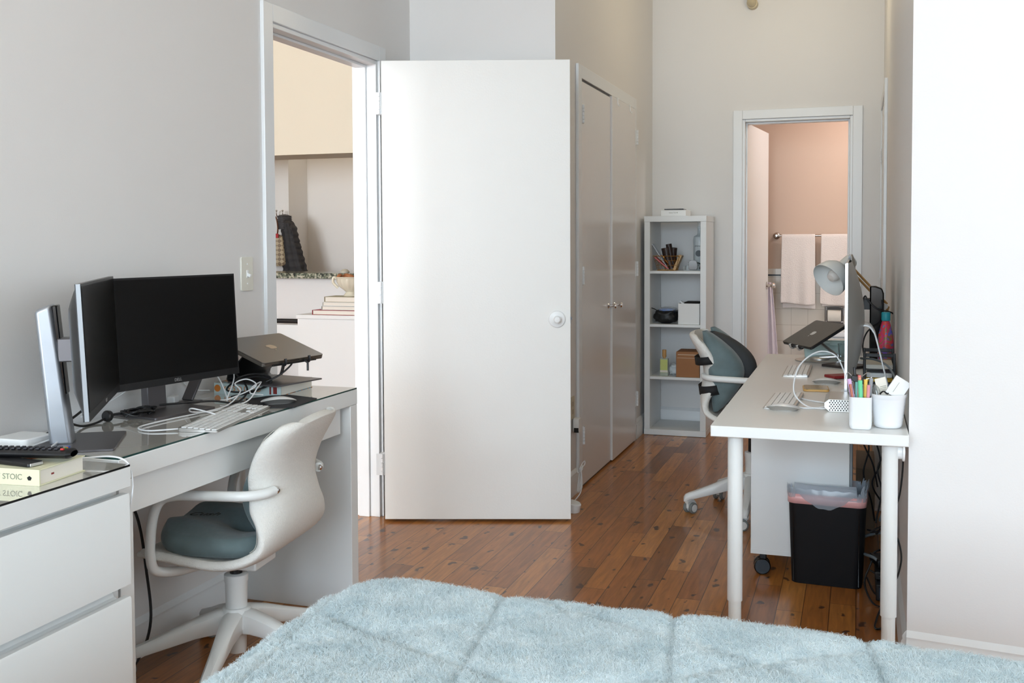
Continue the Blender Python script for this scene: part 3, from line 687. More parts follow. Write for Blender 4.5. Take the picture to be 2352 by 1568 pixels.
kb = keyboard((-1.752, 2.605, ZD), R(102), .425, .115, 6, 15, 'full-size white keyboard near the edge of the glass desk', full=True)
b = MB(); b.box(-.195, -.175, .0, .01, .0005, .006); b.build('foot', M_PLAST, kb)

# ---- cables on the glass desk
def cable(name, pts, r, m, label, cat='cable'):
    b = MB()
    for p in (pts if isinstance(pts[0][0], (tuple, list)) else [pts]): b.tube(p, r, 7)
    return tag(b.build(name, m), label, cat)
z = ZD+.004
cable('monitor_cable', [(-2.05, 2.30, z+.02), (-2.06, 2.36, z+.001), (-2.062, 2.42, z), (-2.062, 2.50, z+.012), (-2.03, 2.56, z+.004), (-2.06, 2.62, z+.014), (-2.0, 2.72, z+.014), (-1.93, 2.80, z+.012), (-1.89, 2.86, z), (-1.92, 2.97, z+.03), (-2.03, 3.02, z+.10), (-2.04, 2.93, z+.17)], .0034, M_CABLEB, 'black cable snaking across the foot of the front monitor')
b = MB(Matrix.Translation((-2.062, 2.466, z+.012))); b.lathe([(0, -.010), (.013, -.010), (.016, -.006), (.016, .006), (.013, .010), (0, .010)], n=24, M=Matrix.Rotation(R(80), 4, 'X'))
tag(b.build('ferrite_bead', M_BLACK), 'round black ferrite bead on the desk cable', 'ferrite bead')
pts = []
for k in range(60):
    a = k*.62; pts.append((-2.03+.028*math.cos(a)+.010*math.sin(k*1.7), 2.565+.052*math.sin(a)+.006*math.cos(k), z+.004+.014*abs(math.sin(k*.9))))
cable('coiled_cable', pts, .0030, M_CABLEB, 'tied bundle of black cable under the front monitor')
cable('loop_cable', [[(-1.98, 2.98, ZD+.04), (-1.94, 2.955, ZD+.07), (-1.90, 2.99, ZD+.08), (-1.87, 3.03, ZD+.065), (-1.88, 3.03, ZD+.035), (-1.93, 2.98, ZD+.02), (-1.99, 2.96, ZD+.025), (-1.96, 2.96, ZD+.055), (-1.90, 3.0, ZD+.070), (-1.87, 3.04, ZD+.05), (-1.91, 3.0, ZD+.02), (-1.97, 2.95, ZD+.006)],
                     [(-1.88, 3.02, ZD+.05), (-1.85, 3.06, ZD+.07), (-1.83, 3.10, ZD+.10), (-1.84, 3.12, ZD+.115)]], .0032, M_CABLEB, 'coiled black laptop cable in front of the thick book')
cable('white_cable', [[(-1.77, 2.40, z+.002), (-1.84, 2.36, z), (-1.90, 2.40, z), (-1.90, 2.52, z), (-1.88, 2.66, z), (-1.87, 2.78, z+.004), (-1.90, 2.90, z+.03), (-1.94, 2.93, z+.05), (-1.92, 2.97, z+.06), (-1.88, 2.96, z+.04), (-1.92, 2.88, z+.01), (-1.95, 2.86, z+.004)],
                      [(-1.79, 2.60, z+.01), (-1.84, 2.56, z+.03), (-1.87, 2.60, z+.012), (-1.86, 2.70, z), (-1.84, 2.84, z+.008), (-1.85, 2.92, z+.04), (-1.88, 2.99, z+.05), (-1.91, 2.98, z+.03), (-1.88, 2.93, z+.02), (-1.86, 2.97, z+.01)],
                      [(-2.04, 2.92, z+.12), (-1.99, 2.92, z+.06), (-1.95, 2.90, z+.006), (-1.93, 2.87, z+.01), (-1.98, 2.98, z+.08), (-2.05, 2.90, z+.115)]], .0022, M_CABLEW, 'tangle of thin white cables behind the big keyboard')
cable('side_monitor_cable', [(-1.93, 2.24, ZD+.09), (-1.95, 2.20, ZD+.06), (-1.98, 2.17, ZD+.035), (-2.02, 2.16, ZD+.012)], .0034, M_CABLEB, 'short black cable behind the silver monitor stand')
cable('wall_cable', [(XL+.006, 2.75, ZD+.10), (XL+.006, 2.62, ZD+.05), (XL+.008, 2.45, ZD+.012)], .0018, M_CABLEW, 'thin white wire on the left wall behind the front monitor')
cable('wall_cable', [[(XL+.008, 3.0, ZD+.13), (XL+.01, 2.93, ZD+.06), (XL+.02, 2.98, ZD+.02), (-2.10, 3.02, ZD+.012)]], .0018, M_CABLEW, 'thin white wire dropping from the wall to the charger block')
t = thing('tablet_stand', 'dark slanted metal bracket leaning behind the front monitor', 'bracket', (-2.06, 2.90, ZD))
b = MB(); b.obox((0, -.01, .07), (.04, .010, .16), (R(-38), 0, 0)); b.build('arm', M_DGREY, t, bevel=.002)
b = MB(); b.box(-.03, .03, -.10, -.02, 0, .004); b.build('foot_plate', M_DGREY, t)
t = tag(MB().obox((-2.085, 2.80, ZD+.014), (.025, .05, .024), (0, 0, R(20))).build('charger_block', M_PLAST, bevel=.004), 'small white charger block behind the front monitor', 'charger')

# ---- things on the dresser
ZS = .785
t = thing('book', 'thick cream hardback with a ribbon under the remote controls', 'book', (-1.797, 1.846, ZS), R(5.0))
w, d, h = .245, .155, .036
b = MB(); b.box(-w/2+.002, w/2-.004, -d/2+.006, d/2-.004, .0025, h-.0025); b.build('pages', M_PAPER, t)
cm = mat('cream cover', (222, 220, 188), .5)
b = MB(); b.box(-w/2, w/2, -d/2, d/2, 0, .0025); b.box(-w/2, w/2, -d/2, d/2, h-.0025, h); b.box(-w/2, w/2, -d/2-.0015, -d/2+.003, 0, h); cv = b.build('cover', cm, t, bevel=.0008)
text_part('spine_title', 'THE DAILY STOIC', .0175, mat('grey ink', (132, 134, 116), .6), cv, basis((.010, -d/2-.0018, h/2), (1, 0, 0), (0, 0, 1)))
b = MB(); b.prism([(-.006, 0), (0, .004), (.006, 0), (.003, -.006), (-.003, -.006)], 0, .0004, basis((.098, -d/2-.0016, h/2), (1, 0, 0), (0, 0, 1))); b.build('spine_emblem', M_BLACK, cv)
b = MB(); b.tube([(-.03, -.083, h+.0006), (-.02, -.04, h+.0006), (.03, .02, h+.0006), (.06, .075, h+.0006)], .0045, 4); rb = b.build('ribbon', mat('rust ribbon', (150, 74, 40), .6), t)
b = MB(); b.box(w/2-.0042, w/2-.0035, -.035, -.026, .016, .020); b.build('page_mark', mat('maroon ink', (130, 44, 40), .5), t)
t = thing('remote_control', 'thick black remote with coloured buttons lying on the cream book', 'remote control', (-1.757, 1.852, ZS+h+.016), R(13))
b = MB()
def rem(u, v):
    x = (u-.5)*.20; a = 2*PI*v; ww = .024*(1-.15*math.cos(PI*(u-.1))); e = 1 if 0.02 < u < .98 else .6
    return (x, ww*e*math.cos(a), .002+.0105*e*math.sin(a)*(1 if math.sin(a) > 0 else 1.1))
b.grid(rem, 24, 24); b.build('body', M_BLACK, t, weld=True)
b = MB()
for i in range(11):
    for j in range(3):
        b.box(-.085+i*.0145, -.077+i*.0145, -.0135+j*.0095, -.0075+j*.0095, .0115, .0148)
b.build('buttons', mat('button grey', (46, 46, 52), .5), t, bevel=.0006)
for q, c in enumerate(((190, 40, 40), (40, 130, 80), (206, 130, 40), (50, 80, 170))):
    b = MB(); b.box(.076+.0, .083, -.016+q*.008, -.010+q*.008, .0115, .0150); b.build('coloured_button', mat('btn%d' % q, c, .5), t)
b = MB(); b.box(-.095, -.087, -.004, .003, .0105, .0135); b.build('coloured_button', mat('btn0', (190, 40, 40), .5), t)
t = thing('remote_control', 'thin black remote with a silver end under the thick remote', 'remote control', (-1.778, 1.814, ZS+h+.0005), R(-6))
b = MB(); b.prism(rrect(.155, .040, .008, 4), 0, .009); b.build('body', M_BLACK, t, bevel=.002)
b = MB(); b.box(.0755, .079, -.017, .017, .001, .008); b.build('end_cap', M_SILVER, t, bevel=.001)
t = thing('streaming_box', 'flat white square box against the wall behind the dresser books', 'media box', (-2.040, 2.165, ZD-.0))
t.location = (-2.035, 2.118, ZD)
b = MB(); b.prism(rrect(.105, .105, .016, 5), .0005, .024); b.build('housing', M_PLAST, t, bevel=.003)
t = thing('router', 'rounded white device beyond the remotes on the dresser', 'router', (-2.02, 1.94, ZS))
b = MB(); b.prism(rrect(.11, .13, .02, 5), 0.0005, .028); b.build('housing', mat('warm white plastic', (226, 226, 212), .4), t, bevel=.006)
cable('dresser_cable', [[(-1.99, 2.20, ZD+.014), (-1.94, 2.22, ZD+.03), (-1.96, 2.14, ZD+.016), (-1.93, 2.01, ZD+.012), (-1.82, 1.965, ZD+.008), (-1.74, 1.99, ZD+.010), (-1.672, 2.016, ZD+.012), (-1.640, 2.030, ZD-.006), (-1.632, 2.034, ZD-.05), (-1.636, 2.034, ZD-.09), (-1.650, 2.034, ZD-.14)],
                        [(-2.0, 2.24, ZD+.02), (-1.97, 2.21, ZD+.03), (-1.93, 2.12, ZD+.012), (-1.86, 1.99, ZD+.006), (-1.75, 1.985, ZD+.004)]], .0022, M_CABLEW, 'white cable curling over the corner of the dresser')
cable('floor_cable', [(-2.128, 2.62, .75), (-2.125, 2.60, .6), (-2.10, 2.64, .45), (-2.06, 2.62, .32), (-2.03, 2.60, .16), (-2.05, 2.56, .05), (-2.06, 2.44, .006), (-2.0, 2.30, .006)], .0045, M_CABLEB, 'black power cord hanging behind the left chair')
# ================================================================== chairs
CH = 'matching light grey swivel chairs'
def make_chair(loc, rz, seat_h, base_rz, label):
    t = thing('swivel_chair', label, 'chair', loc, rz, CH)
    k = seat_h
    prof = [(.205, .000, .190), (.190, .006, .210), (.12, .002, .222), (.03, -.008, .228), (-.06, -.012, .230), (-.135, .004, .228), (-.190, .040, .222), (-.218, .095, .210), (-.220, .155, .188), (-.212, .210, .174), (-.216, .260, .184), (-.232, .310, .196), (-.252, .350, .200), (-.268, .380, .192), (-.276, .398, .176), (-.280, .408, .152)]
    P = catmull([(x, z, hw) for x, z, hw in prof], 4)
    nu = len(P)-1; nv = 16
    def sh(u, v):
        p = P[min(nu, int(round(u*nu)))]; s = (v-.5)*2
        y = p.z*math.sin(s*PI/2*.94)/math.sin(PI/2*.94)
        back = max(0, min(1, (p.y-.03)/.12))
        curl = s*s
        # the back's lower bulge is flatter, the waist wraps forward
        back *= 1-.45*max(0, (u-.65)/.35)
        x = p.x+back*(.050*curl+.030*curl*curl); z = p.y+(1-back)*(.020*curl*curl)
        z -= .030*curl*max(0, (u-.80)/.20)
        return (x, y, k+z)
    b = MB(); b.grid(sh, nu, nv); shell = b.build('seat_shell', M_FELT, t, solid=.027, subsurf=1)
    # piping seam round the rim
    b = MB(); rim = []
    for j in range(nv+1): rim.append(Vector(sh(1, j/nv)))
    L_ = [Vector(sh(i/nu, 1)) for i in range(nu, -1, -1)]; R_ = [Vector(sh(i/nu, 0)) for i in range(0, nu+1)]
    # seam set a little outside the back of the shell
    def offs(v):
        out = []
        for i in range(int(nu*.38), nu+1):
            p = Vector(sh(i/nu, v)); q = Vector(sh(min(1, (i+1)/nu), v)); r_ = Vector(sh((i-1)/nu, v))
            tt = (q-r_).normalized(); ni = Vector((tt.z, 0, -tt.x)); out.append(p-ni*(-.0155))
        return out
    b.bm.free()
    for v in (.055, .945):
        b = MB(); b.tube([p for p in offs(v)], .0012, 5, smooth=False)
        b.build('seam', mat('seam thread', (178, 174, 166), .9), shell)
    az_ = k+.208
    for s in (-1, 1):
        b = MB(); b.tube([(-.205, s*.158, az_+.002), (-.190, s*.195, az_), (-.145, s*.232, az_), (-.04, s*.240, az_-.002), (.055, s*.240, az_-.006), (.105, s*.240, az_-.022), (.130, s*.240, az_-.07), (.140, s*.240, az_-.14), (.142, s*.238, k+.020), (.135, s*.225, k-.022), (.10, s*.18, k-.036), (.06, s*.12, k-.036)], .0145, 12)
        arm = b.build('armrest', M_POWDER, t)
        b = MB(Matrix.Translation((-.214, s*.154, az_+.002)) @ Matrix.Rotation(R(-90), 4, 'Y')); b.lathe([(0, -.004), (.009, -.004), (.009, .002), (.005, .005), (0, .005)], n=14); b.build('bolt', M_CHROME, arm)
    b = MB(); b.box(-.10, .14, -.07, .07, k-.060, k-.028); b.build('seat_mount', M_POWDER, t, bevel=.006)
    b = MB(); b.cyl((0, 0, .20), (0, 0, k-.05), .019, 20); b.build('gas_lift', M_BLACK, t)
    b = MB(); b.lathe([(0, .055), (.026, .055), (.028, .06), (.031, .16), (.034, .27), (.036, .275), (.036, .295), (.030, .298), (0, .298)], n=28); b.build('column', M_POWDER, t)
    bs = MB()
    # hub
    bs.lathe([(0, .12), (.045, .12), (.052, .14), (.050, .17), (.040, .195), (0, .197)], n=30)
    hub = bs.build('hub', M_POWDER, t)
    for i in range(5):
        a = base_rz+2*PI*i/5; Mr = Matrix.Rotation(a, 4, 'Z')
        b = MB(Mr)
        secs = [(.015, .118, .190, .030), (.06, .120, .186, .028), (.12, .112, .168, .024), (.20, .092, .136, .021), (.275, .074, .108, .019), (.300, .070, .100, .018), (.318, .064, .092, .015), (.326, .058, .080, .010)]
        rings = []
        for (x, zb, zt_, hw) in secs:
            rings.append([b.v(q) for q in ((x, -hw*.8, zb), (x, -hw, zb+.006), (x, -hw, zt_-.010), (x, -hw*.55, zt_), (x, hw*.55, zt_), (x, hw, zt_-.010), (x, hw, zb+.006), (x, hw*.8, zb))])
        for p, q in zip(rings, rings[1:]):
            for j in range(8): b.f([p[j], p[(j+1) % 8], q[(j+1) % 8], q[j]])
        b.f(rings[0][::-1]); b.f(rings[-1])
        lg = b.build('leg', M_POWDER, t, ang=45)
        # castor
        sw = Mr @ Matrix.Translation((.305, 0, 0)) @ Matrix.Rotation(R(40+67*i), 4, 'Z')
        b = MB(sw); b.cyl((0, 0, .045), (0, 0, .075), .0075, 10)
        b.obox((-.014, 0, .040), (.040, .014, .030)); 
        b.tube([(-.045, 0, .038), (-.030, 0, .056), (-.008, 0, .062), (.012, 0, .056)], .011, 8)
        cs = b.build('castor', M_POWDER, t)
        b = MB(sw)
        for s in (-1, 1): b.lathe([(0, -.008), (.024, -.008), (.0265, -.005), (.0265, .005), (.024, .008), (0, .008)], (-.016, s*.017, .0265), 24, Matrix.Rotation(R(90), 4, 'X'))
        b.build('wheel_tyre', mat('grey rubber', (120, 124, 122), .6), cs)
        b = MB(sw)
        for s in (-1, 1): b.lathe([(0, -.0093), (.018, -.0093), (.018, .0093), (0, .0093)], (-.016, s*.017, .0265), 24, Matrix.Rotation(R(90), 4, 'X'))
        b.build('wheel_cap', M_POWDER, cs)
    return t
# base_rz is given in the chair's own frame
make_chair((-1.80, 2.71, 0), R(186), .388, R(71-186), 'light grey felt swivel chair pushed under the glass-topped desk')
make_chair((-0.475, 5.03, 0), R(-2), .462, R(198+2), 'light grey felt swivel chair at the far side of the long right desk')

def lumbar(loc, rz, lean, label, strapz):
    t = thing('lumbar_cushion', label, 'cushion', loc, rz, 'teal velvet back cushions', rot=(0, lean, rz))
    def lobe(s):
        b = MB()
        def f(u, v):
            a = PI*2*v; zz = u
            H_ = .205
            z = H_*(1+math.cos(PI*(1-u))*-1)*1.0
            z = .41*u
            prof = max(0, math.sin(PI*min(1, max(0, (u*.96+.02)))))**.45
            xf = .045+.105*prof*(.75+.25*math.sin(PI*(u*.9+.05)))*(1-.25*u)
            cy = s*.115; hw = .085*prof
            ca, sa = math.cos(a), math.sin(a)
            X = (xf/2)*prof*(abs(ca)**.8)*(1 if ca > 0 else -1)+xf/2*prof
            Y = cy+hw*(abs(sa)**.8)*(1 if sa > 0 else -1)
            return (X, Y, z)
        b.grid(f, 22, 28); return b.build('side_pad', M_VELV, t, weld=True, ang=80)
    lobe(-1); lobe(1)
    b = MB()
    def c(u, v):
        a = PI*2*v; prof = max(0, math.sin(PI*min(1, max(0, u*.96+.02))))**.4
        xf = .06+.125*prof*(1-.2*u); ca, sa = math.cos(a), math.sin(a)
        return ((xf/2)*prof*(abs(ca)**.7)*(1 if ca > 0 else -1)+xf/2*prof, .088*prof*(abs(sa)**.7)*(1 if sa > 0 else -1), .01+.385*u)
    b.grid(c, 20, 24); md = b.build('centre_band', M_VELD, t, weld=True, ang=80)
    return t
lc = lumbar((-0.640, 5.03, .500), R(-2), R(-8), 'teal velvet back cushion strapped to the chair at the right desk', .24)
b = MB()
for z, hh in ((.265, .020), (.115, .024)):
    pts = [(.05, -.150, z), (.02, -.192, z), (-.012, -.200, z), (-.040, -.17, z), (-.062, -.09, z), (-.066, 0, z), (-.062, .09, z), (-.040, .17, z), (-.012, .200, z), (.02, .192, z), (.05, .150, z)]
    P = catmull(pts, 6); A = [b.v(p+Vector((0, 0, -hh))) for p in P]; B = [b.v(p+Vector((0, 0, hh))) for p in P]
    for i in range(len(P)-1): b.f([A[i], A[i+1], B[i+1], B[i]])
so_ = b.build('strap', M_STRAP, lc, solid=.002); so_.location.x = .014
lc.scale = (1.22, .98, .93)
ll = lumbar((-1.640, 2.735, .430), R(186), R(-6), 'teal velvet back cushion on the chair under the glass-topped desk', .24)
ll.scale = (.70, .78, .70)
# seat cushion
t = thing('seat_cushion', 'teal velvet contoured seat cushion on the chair under the glass desk', 'cushion', (-1.800, 2.712, .402), R(186))
b = MB()
def outline(a):
    ca, sa = math.cos(a), math.sin(a)
    x = .188*(abs(ca)**.62)*(1 if ca > 0 else -1); y = .205*(abs(sa)**.62)*(1 if sa > 0 else -1)
    return x, y
def hgt(x, y):
    h = .060+.030*math.exp(-((y-.10)/.07)**2)*max(0, (x+.10)/.3)+.030*math.exp(-((y+.10)/.07)**2)*max(0, (x+.10)/.3)
    h -= .028*math.exp(-((x+.06)/.09)**2-((y)/.12)**2)
    h -= .030*math.exp(-((y)/.028)**2)*(1 if x < -.03 else math.exp(-((x+.03)/.04)**2))
    h += .012*max(0, (-x-.05)/.15)
    return h
def cu(u, v):
    a = 2*PI*v; X, Y = outline(a)
    if u < .25: q = u/.25; s_ = .93*q; return (X*s_, Y*s_, 0)
    if u < .5:
        q = (u-.25)/.25; e = math.sin(q*PI/2); 
        s_ = .93+.07*math.sin(q*PI); return (X*s_, Y*s_, hgt(X*.93, Y*.93)*q*.92)
    q = (u-.5)/.5; s_ = .93*(1-q)
    return (X*s_, Y*s_, hgt(X*s_, Y*s_)*(.92+.08*min(1, q*6)))
b.grid(cu, 48, 64); cu_o = b.build('pad', M_VELV, t, weld=True, ang=80)
text_part('logo', 'Cush', .046, mat('logo ink dark', (26, 30, 32), .7), t, basis((.075, .055, .0865), (-1, -.2, 0), (.2, -1, 0)), font_shear=.35, ext=.0004)
# ================================================================== right desk
ZR = .735
t = thing('long_desk', 'long white table with round legs along the right wall', 'desk', (-0.145, 4.28, 0))
DX0, DX1, DY0, DY1 = -.4315+.145, .1435+.145, 3.222-4.28, 5.335-4.28
b = MB(); b.box(DX0, DX1, DY0, DY1, ZR-.034, ZR); b.build('tabletop', M_WHITED, t, bevel=.002)
b = MB(); b.box(DX0+.004, DX1-.004, DY0-.0006, DY0+.002, ZR-.031, ZR-.003); b.build('edge_band', M_WHITE, t)
for x, y in ((-.362+.145, 3.285-4.28), (.093+.145, 3.285-4.28), (-.362+.145, 5.27-4.28), (.093+.145, 5.27-4.28)):
    b = MB(); b.cyl((x, y, .175), (x, y, ZR-.036), .0235, 28); lg = b.build('leg', M_POWDER, t)
    b = MB(); b.cyl((x, y, .012), (x, y, .18), .0200, 28); b.build('leg_extension', M_POWDER, lg)
    b = MB(); b.lathe([(0, 0), (.020, 0), (.022, .004), (.020, .014), (0, .014)], (x, y, 0), 24); b.build('foot', M_PLAST, lg)
b = MB(); b.lathe([(0, -.016), (.022, -.016), (.024, -.012), (.024, .004), (.030, .006), (.030, .012), (0, .014)], (.123, 3.30, ZR-.062), 24, Matrix.Rotation(R(90), 4, 'Y'))
tag(b.build('cable_grommet', M_PLAST), 'white round cable holder under the near corner of the long desk', 'cable holder')

def imac(loc, label, w=.62, top=.490, chin=.028, back=M_ALU, foot=True):
    """display faces local -x"""
    t = thing('desktop_computer', label, 'computer', loc)
    b = MB(); zc = (top+chin)/2; hh = (top-chin)
    def sh(u, v):
        y = (u-.5)*w; z = chin+hh*v
        e = (math.sin(PI*min(1, max(0, u)))**.55)*(math.sin(PI*min(1, max(0, v*.97+.0)))**.75)
        return (.0045+.058*e, y, z)
    b.grid(sh, 28, 24); b.box(-.0005, .0045, -w/2, w/2, chin, top); b.build('back_shell', back, t, ang=50)
    b = MB(); b.box(-.004, -.0005, -w/2+.002, w/2-.002, chin+.075, top-.002); b.build('screen', M_BLACKG, t)
    b = MB(); b.box(-.0045, -.0005, -w/2+.002, w/2-.002, chin, chin+.073); b.build('chin', M_SILVER, t)
    b = MB(); b.box(-.005, .0042, -w/2-.0012, -w/2, chin+.002, top-.002); b.box(-.005, .0042, w/2, w/2+.0012, chin+.002, top-.002); b.build('edge', M_SILVER, t)
    if foot:
        path = [(.052, chin+.225), (.075, chin+.224), (.092, chin+.205), (.105, chin+.17), (.148, .02), (.156, .006), (.150, .0035), (-.02, .0025)]
        b = MB(); A = []; B = []
        P = catmull([(x, 0, z) for x, z in path], 5)
        for p in P: A.append(b.v((p.x, -.095, p.z))); B.append(b.v((p.x, .095, p.z)))
        for i in range(len(P)-1): b.f([A[i], A[i+1], B[i+1], B[i]])
        b.build('stand', mat('bright stand', (226, 228, 230), .35, .3), t, solid=.0055)
    return t
imac((-.040, 4.135, ZR), 'large silver all-in-one computer seen edge-on on the long desk')
# second display on a dark stand
t = thing('monitor', 'beige-backed monitor on a black stand behind the silver computer', 'monitor', (0.06, 4.98, ZR))
b = MB()
def sh(u, v):
    w, top, ch = .54, .500, .12
    e = (math.sin(PI*min(1, max(0, u)))**.2)*(math.sin(PI*v)**.25)
    return (-.088+.016*e, (u-.5)*w, ch+(top-ch)*v)
b.grid(sh, 16, 16); b.box(-.094, -.088, -.27, .27, .12, .50); b.build('back_shell', mat('warm grey plastic', (150, 144, 136), .45), t, ang=50)
b = MB(); b.box(-.103, -.0935, -.271, .271, .119, .501); b.build('screen', M_BLACKG, t)
b = MB(MB().M); b.prism([(.005, .0), (.052, .0), (.048, .33), (.040, .352), (.012, .362), (-.012, .362), (-.012, 0)], -.045, .045, basis((0, 0, 0), (1, 0, 0), (0, 0, 1))); nk = b.build('stand_column', M_BLACKG, t, bevel=.006)
b = MB(); b.box(-.075, -.008, -.03, .03, .255, .305); b.build('mount_arm', M_BLACK, t)
b = MB(); b.prism(rrect(.13, .20, .02, 4, .0, 0), 0, .006); b.build('base', M_BLACKG, t)
b = MB(); b.tube([(-.06, -.06, .24), (-.035, -.065, .315), (-.02, -.07, .30), (.02, -.075, .26), (.08, -.06, .245), (.115, -.02, .20), (.112, .0, .12), (.09, -.02, .04)], .0035, 7)
b.tube([(-.03, -.07, .03), (-.04, -.07, .10), (-.02, -.072, .16), (.03, -.072, .20), (.045, -.07, .235), (.04, -.065, .3)], .0035, 7); b.build('cable', M_CABLEB, t)

# lamp with wooden arms
t = thing('desk_lamp', 'white desk lamp with jointed wooden arms', 'lamp', (0.06, 5.22, ZR))
b = MB(); b.lathe([(0, 0), (.05, 0), (.052, .004), (.05, .012), (.014, .016), (.012, .04), (0, .04)], n=28); b.build('base', M_POWDER, t)
E1 = Vector((.058, -.01, .255)); E0 = Vector((-.01, 0, .03)); HD = Vector((-.125, -.06, .468))
b = MB()
for dz in (-.0, .020): b.tube([E0+Vector((dz, 0, 0)), E1+Vector((dz-.004, 0, 0))], .0065, 6, smooth=False)
b.build('lower_arm', M_WOOD, t, bevel=.001)
b = MB()
for dz in (-.011, .011): b.tube([E1+Vector((.01, 0, dz)), HD+Vector((0, 0, dz))], .0065, 6, smooth=False)
b.build('upper_arm', M_WOOD, t, bevel=.001)
b = MB(); b.cyl(E1+Vector((0, -.012, 0)), E1+Vector((0, .012, 0)), .014, 16); b.build('joint', M_PLAST, t)
ax = Vector((-.62, -.60, -.55)).normalized()  # where the lamp shines
q = ax.to_track_quat('Z', 'Y').to_matrix().to_4x4()
hc = Vector((-.105, -.06, .462))
b = MB(Matrix.Translation(hc) @ q)
b.lathe([(0, -.020), (.030, -.020), (.033, -.014), (.033, .045), (.036, .055), (.058, .068), (.076, .095), (.084, .130), (.086, .150), (.0845, .150), (.082, .130), (.074, .098), (.056, .072), (.030, .06), (0, .058)], n=44); hd = b.build('lamp_shade', M_POWDER, t)
b = MB(Matrix.Translation(hc) @ q); b.lathe([(0, .058), (.014, .058), (.016, .075), (.026, .095), (.029, .112), (.020, .132), (0, .138)], n=24); b.build('bulb', mat('frosted bulb', (236, 230, 224), .3), t)

# laptop on disc stand
az = -1.055; LP = Vector((-.343, 5.063, .825)); ex = Vector((math.cos(az), math.sin(az), 0)); bk0 = Vector((-math.sin(az), math.cos(az), 0)); tl = .515
bk = bk0*math.cos(tl)+Vector((0, 0, 1))*math.sin(tl); LW, LD = .283, .200
t = thing('laptop', 'dark grey closed laptop tilted up on a round stand', 'laptop', tuple(LP)); Mx = basis((0, 0, 0), ex, bk)
M_DGL = mat('dark grey laptop shell', (92, 86, 80), .36, .8)
b = MB(Mx); b.prism(rrect(LW, LD, .011, 5, LW/2, LD/2), -.0145, -.005); b.build('base', mat('laptop underside', (52, 52, 54), .4, .6), t, bevel=.0015)
b = MB(Mx); b.prism(rrect(LW, LD, .011, 5, LW/2, LD/2), -.0044, 0); lid = b.build('lid', M_DGL, t, bevel=.001)
fruit_logo(lid, Mx @ Matrix.Translation((LW/2, LD/2, .0002)) @ Matrix.Rotation(PI, 4, 'Z'), .018, mat('mirror logo pale', (206, 204, 202), .25, .8))
t = thing('laptop_stand', 'silver round-based stand holding the tilted laptop', 'laptop stand', (-.172, 5.105, ZR)); o3 = Vector((-.172, 5.105, ZR))
b = MB(); b.lathe([(0, 0), (.112, 0), (.114, .002), (.112, .004), (.045, .0045), (.043, .012), (.037, .016), (0, .016)], n=56); b.build('base', M_ALU, t)
mid = LP+ex*(LW/2)+bk*(LD*.55)-o3
b = MB(); b.obox((.0, 0, 0), (1, 1, 1)); bpy.data.meshes  # placeholder removed below
b.bm.free(); b = MB()
pA = Vector((.085, -.01, .022)); pB = mid+Vector((0, 0, -.030))
b.tube([Vector((0, 0, .014)), pA], .008, 10, smooth=False)
for s in (-.016, .016): b.tube([pA+Vector((0, s, 0)), pB+Vector((0, s, 0))], .005, 8, smooth=False)
b.build('arm', M_SILVER, t)
b = MB(); b.cyl(pA+Vector((0, -.025, 0)), pA+Vector((0, .025, 0)), .012, 18); b.cyl(pB+Vector((0, -.025, 0)), pB+Vector((0, .025, 0)), .010, 18); b.build('joint', M_CHROME, t)
b = MB(Mx); b.prism(rrect(.22, .12, .02, 4, LW/2, .08), -.0185, -.0150)
o_ = b.build('tray', M_ALU, t); o_.location = LP-o3
for s in (-.035, .035):
    b = MB(); p = LP+ex*(LW/2+s)-o3; n_ = ex.cross(bk)
    b.tube([p+bk*.03-n_*.018, p-bk*.004-n_*.018, p-bk*.012-n_*.010, p-bk*.010+n_*.004], .007, 10); b.build('front_hook', M_CHROME, t)

keyboard((-.247, 3.772, ZR), R(-92), .365, .105, 5, 13, 'white keyboard beside the near mouse on the long desk', m=M_ALU, low=.003, high=.010)
keyboard((-.248, 4.645, ZR), R(-90), .37, .108, 5, 13, 'white keyboard farther along the long desk', m=M_ALU, low=.003, high=.010)
magic_mouse((-.237, 3.586, ZR+.0005), R(-6), 'slim white mouse in front of the near keyboard on the long desk')
magic_mouse((-.118, 4.300, ZR+.0005), R(0), 'slim white mouse beside the phone on the long desk')
t = thing('phone', 'phone in an amber case lying on the long desk', 'phone', (-.152, 4.112, ZR), R(4))
b = MB(); b.prism(rrect(.095, .13, .014, 5), .0005, .008); b.build('case', mat('amber case', (206, 160, 92), .4), t, bevel=.002)
b = MB(); b.prism(rrect(.086, .121, .011, 5), .0078, .0092); b.build('screen', swirl_mat('phone screen', [(90, 84, 60), (150, 140, 100), (110, 100, 70)], 30, .15), t)
t = thing('drive_enclosure', 'perforated silver box under the edge of the silver computer', 'drive enclosure', (-.046, 3.69, ZR))
b = MB(); b.prism([(-.045, .0), (.04, 0), (.04, .042), (-.045, .042), (-.060, .030), (-.060, .014)], -.095, .095, basis((0, 0, .0), (1, 0, 0), (0, 0, 1))); b.build('housing', M_ALU, t, bevel=.001)
b = MB()
for i in range(10):
    for j in range(6):
        x = -.042+i*.0088+(j % 2)*.0044; z_ = .006+j*.0062
        b.prism([(x+.0026*math.cos(R(60*k)), z_+.0026*math.sin(R(60*k))) for k in range(6)], .0951, .0957, basis((0, 0, 0), (1, 0, 0), (0, 0, 1)))
b.build('vent_holes', M_BLACK, t)
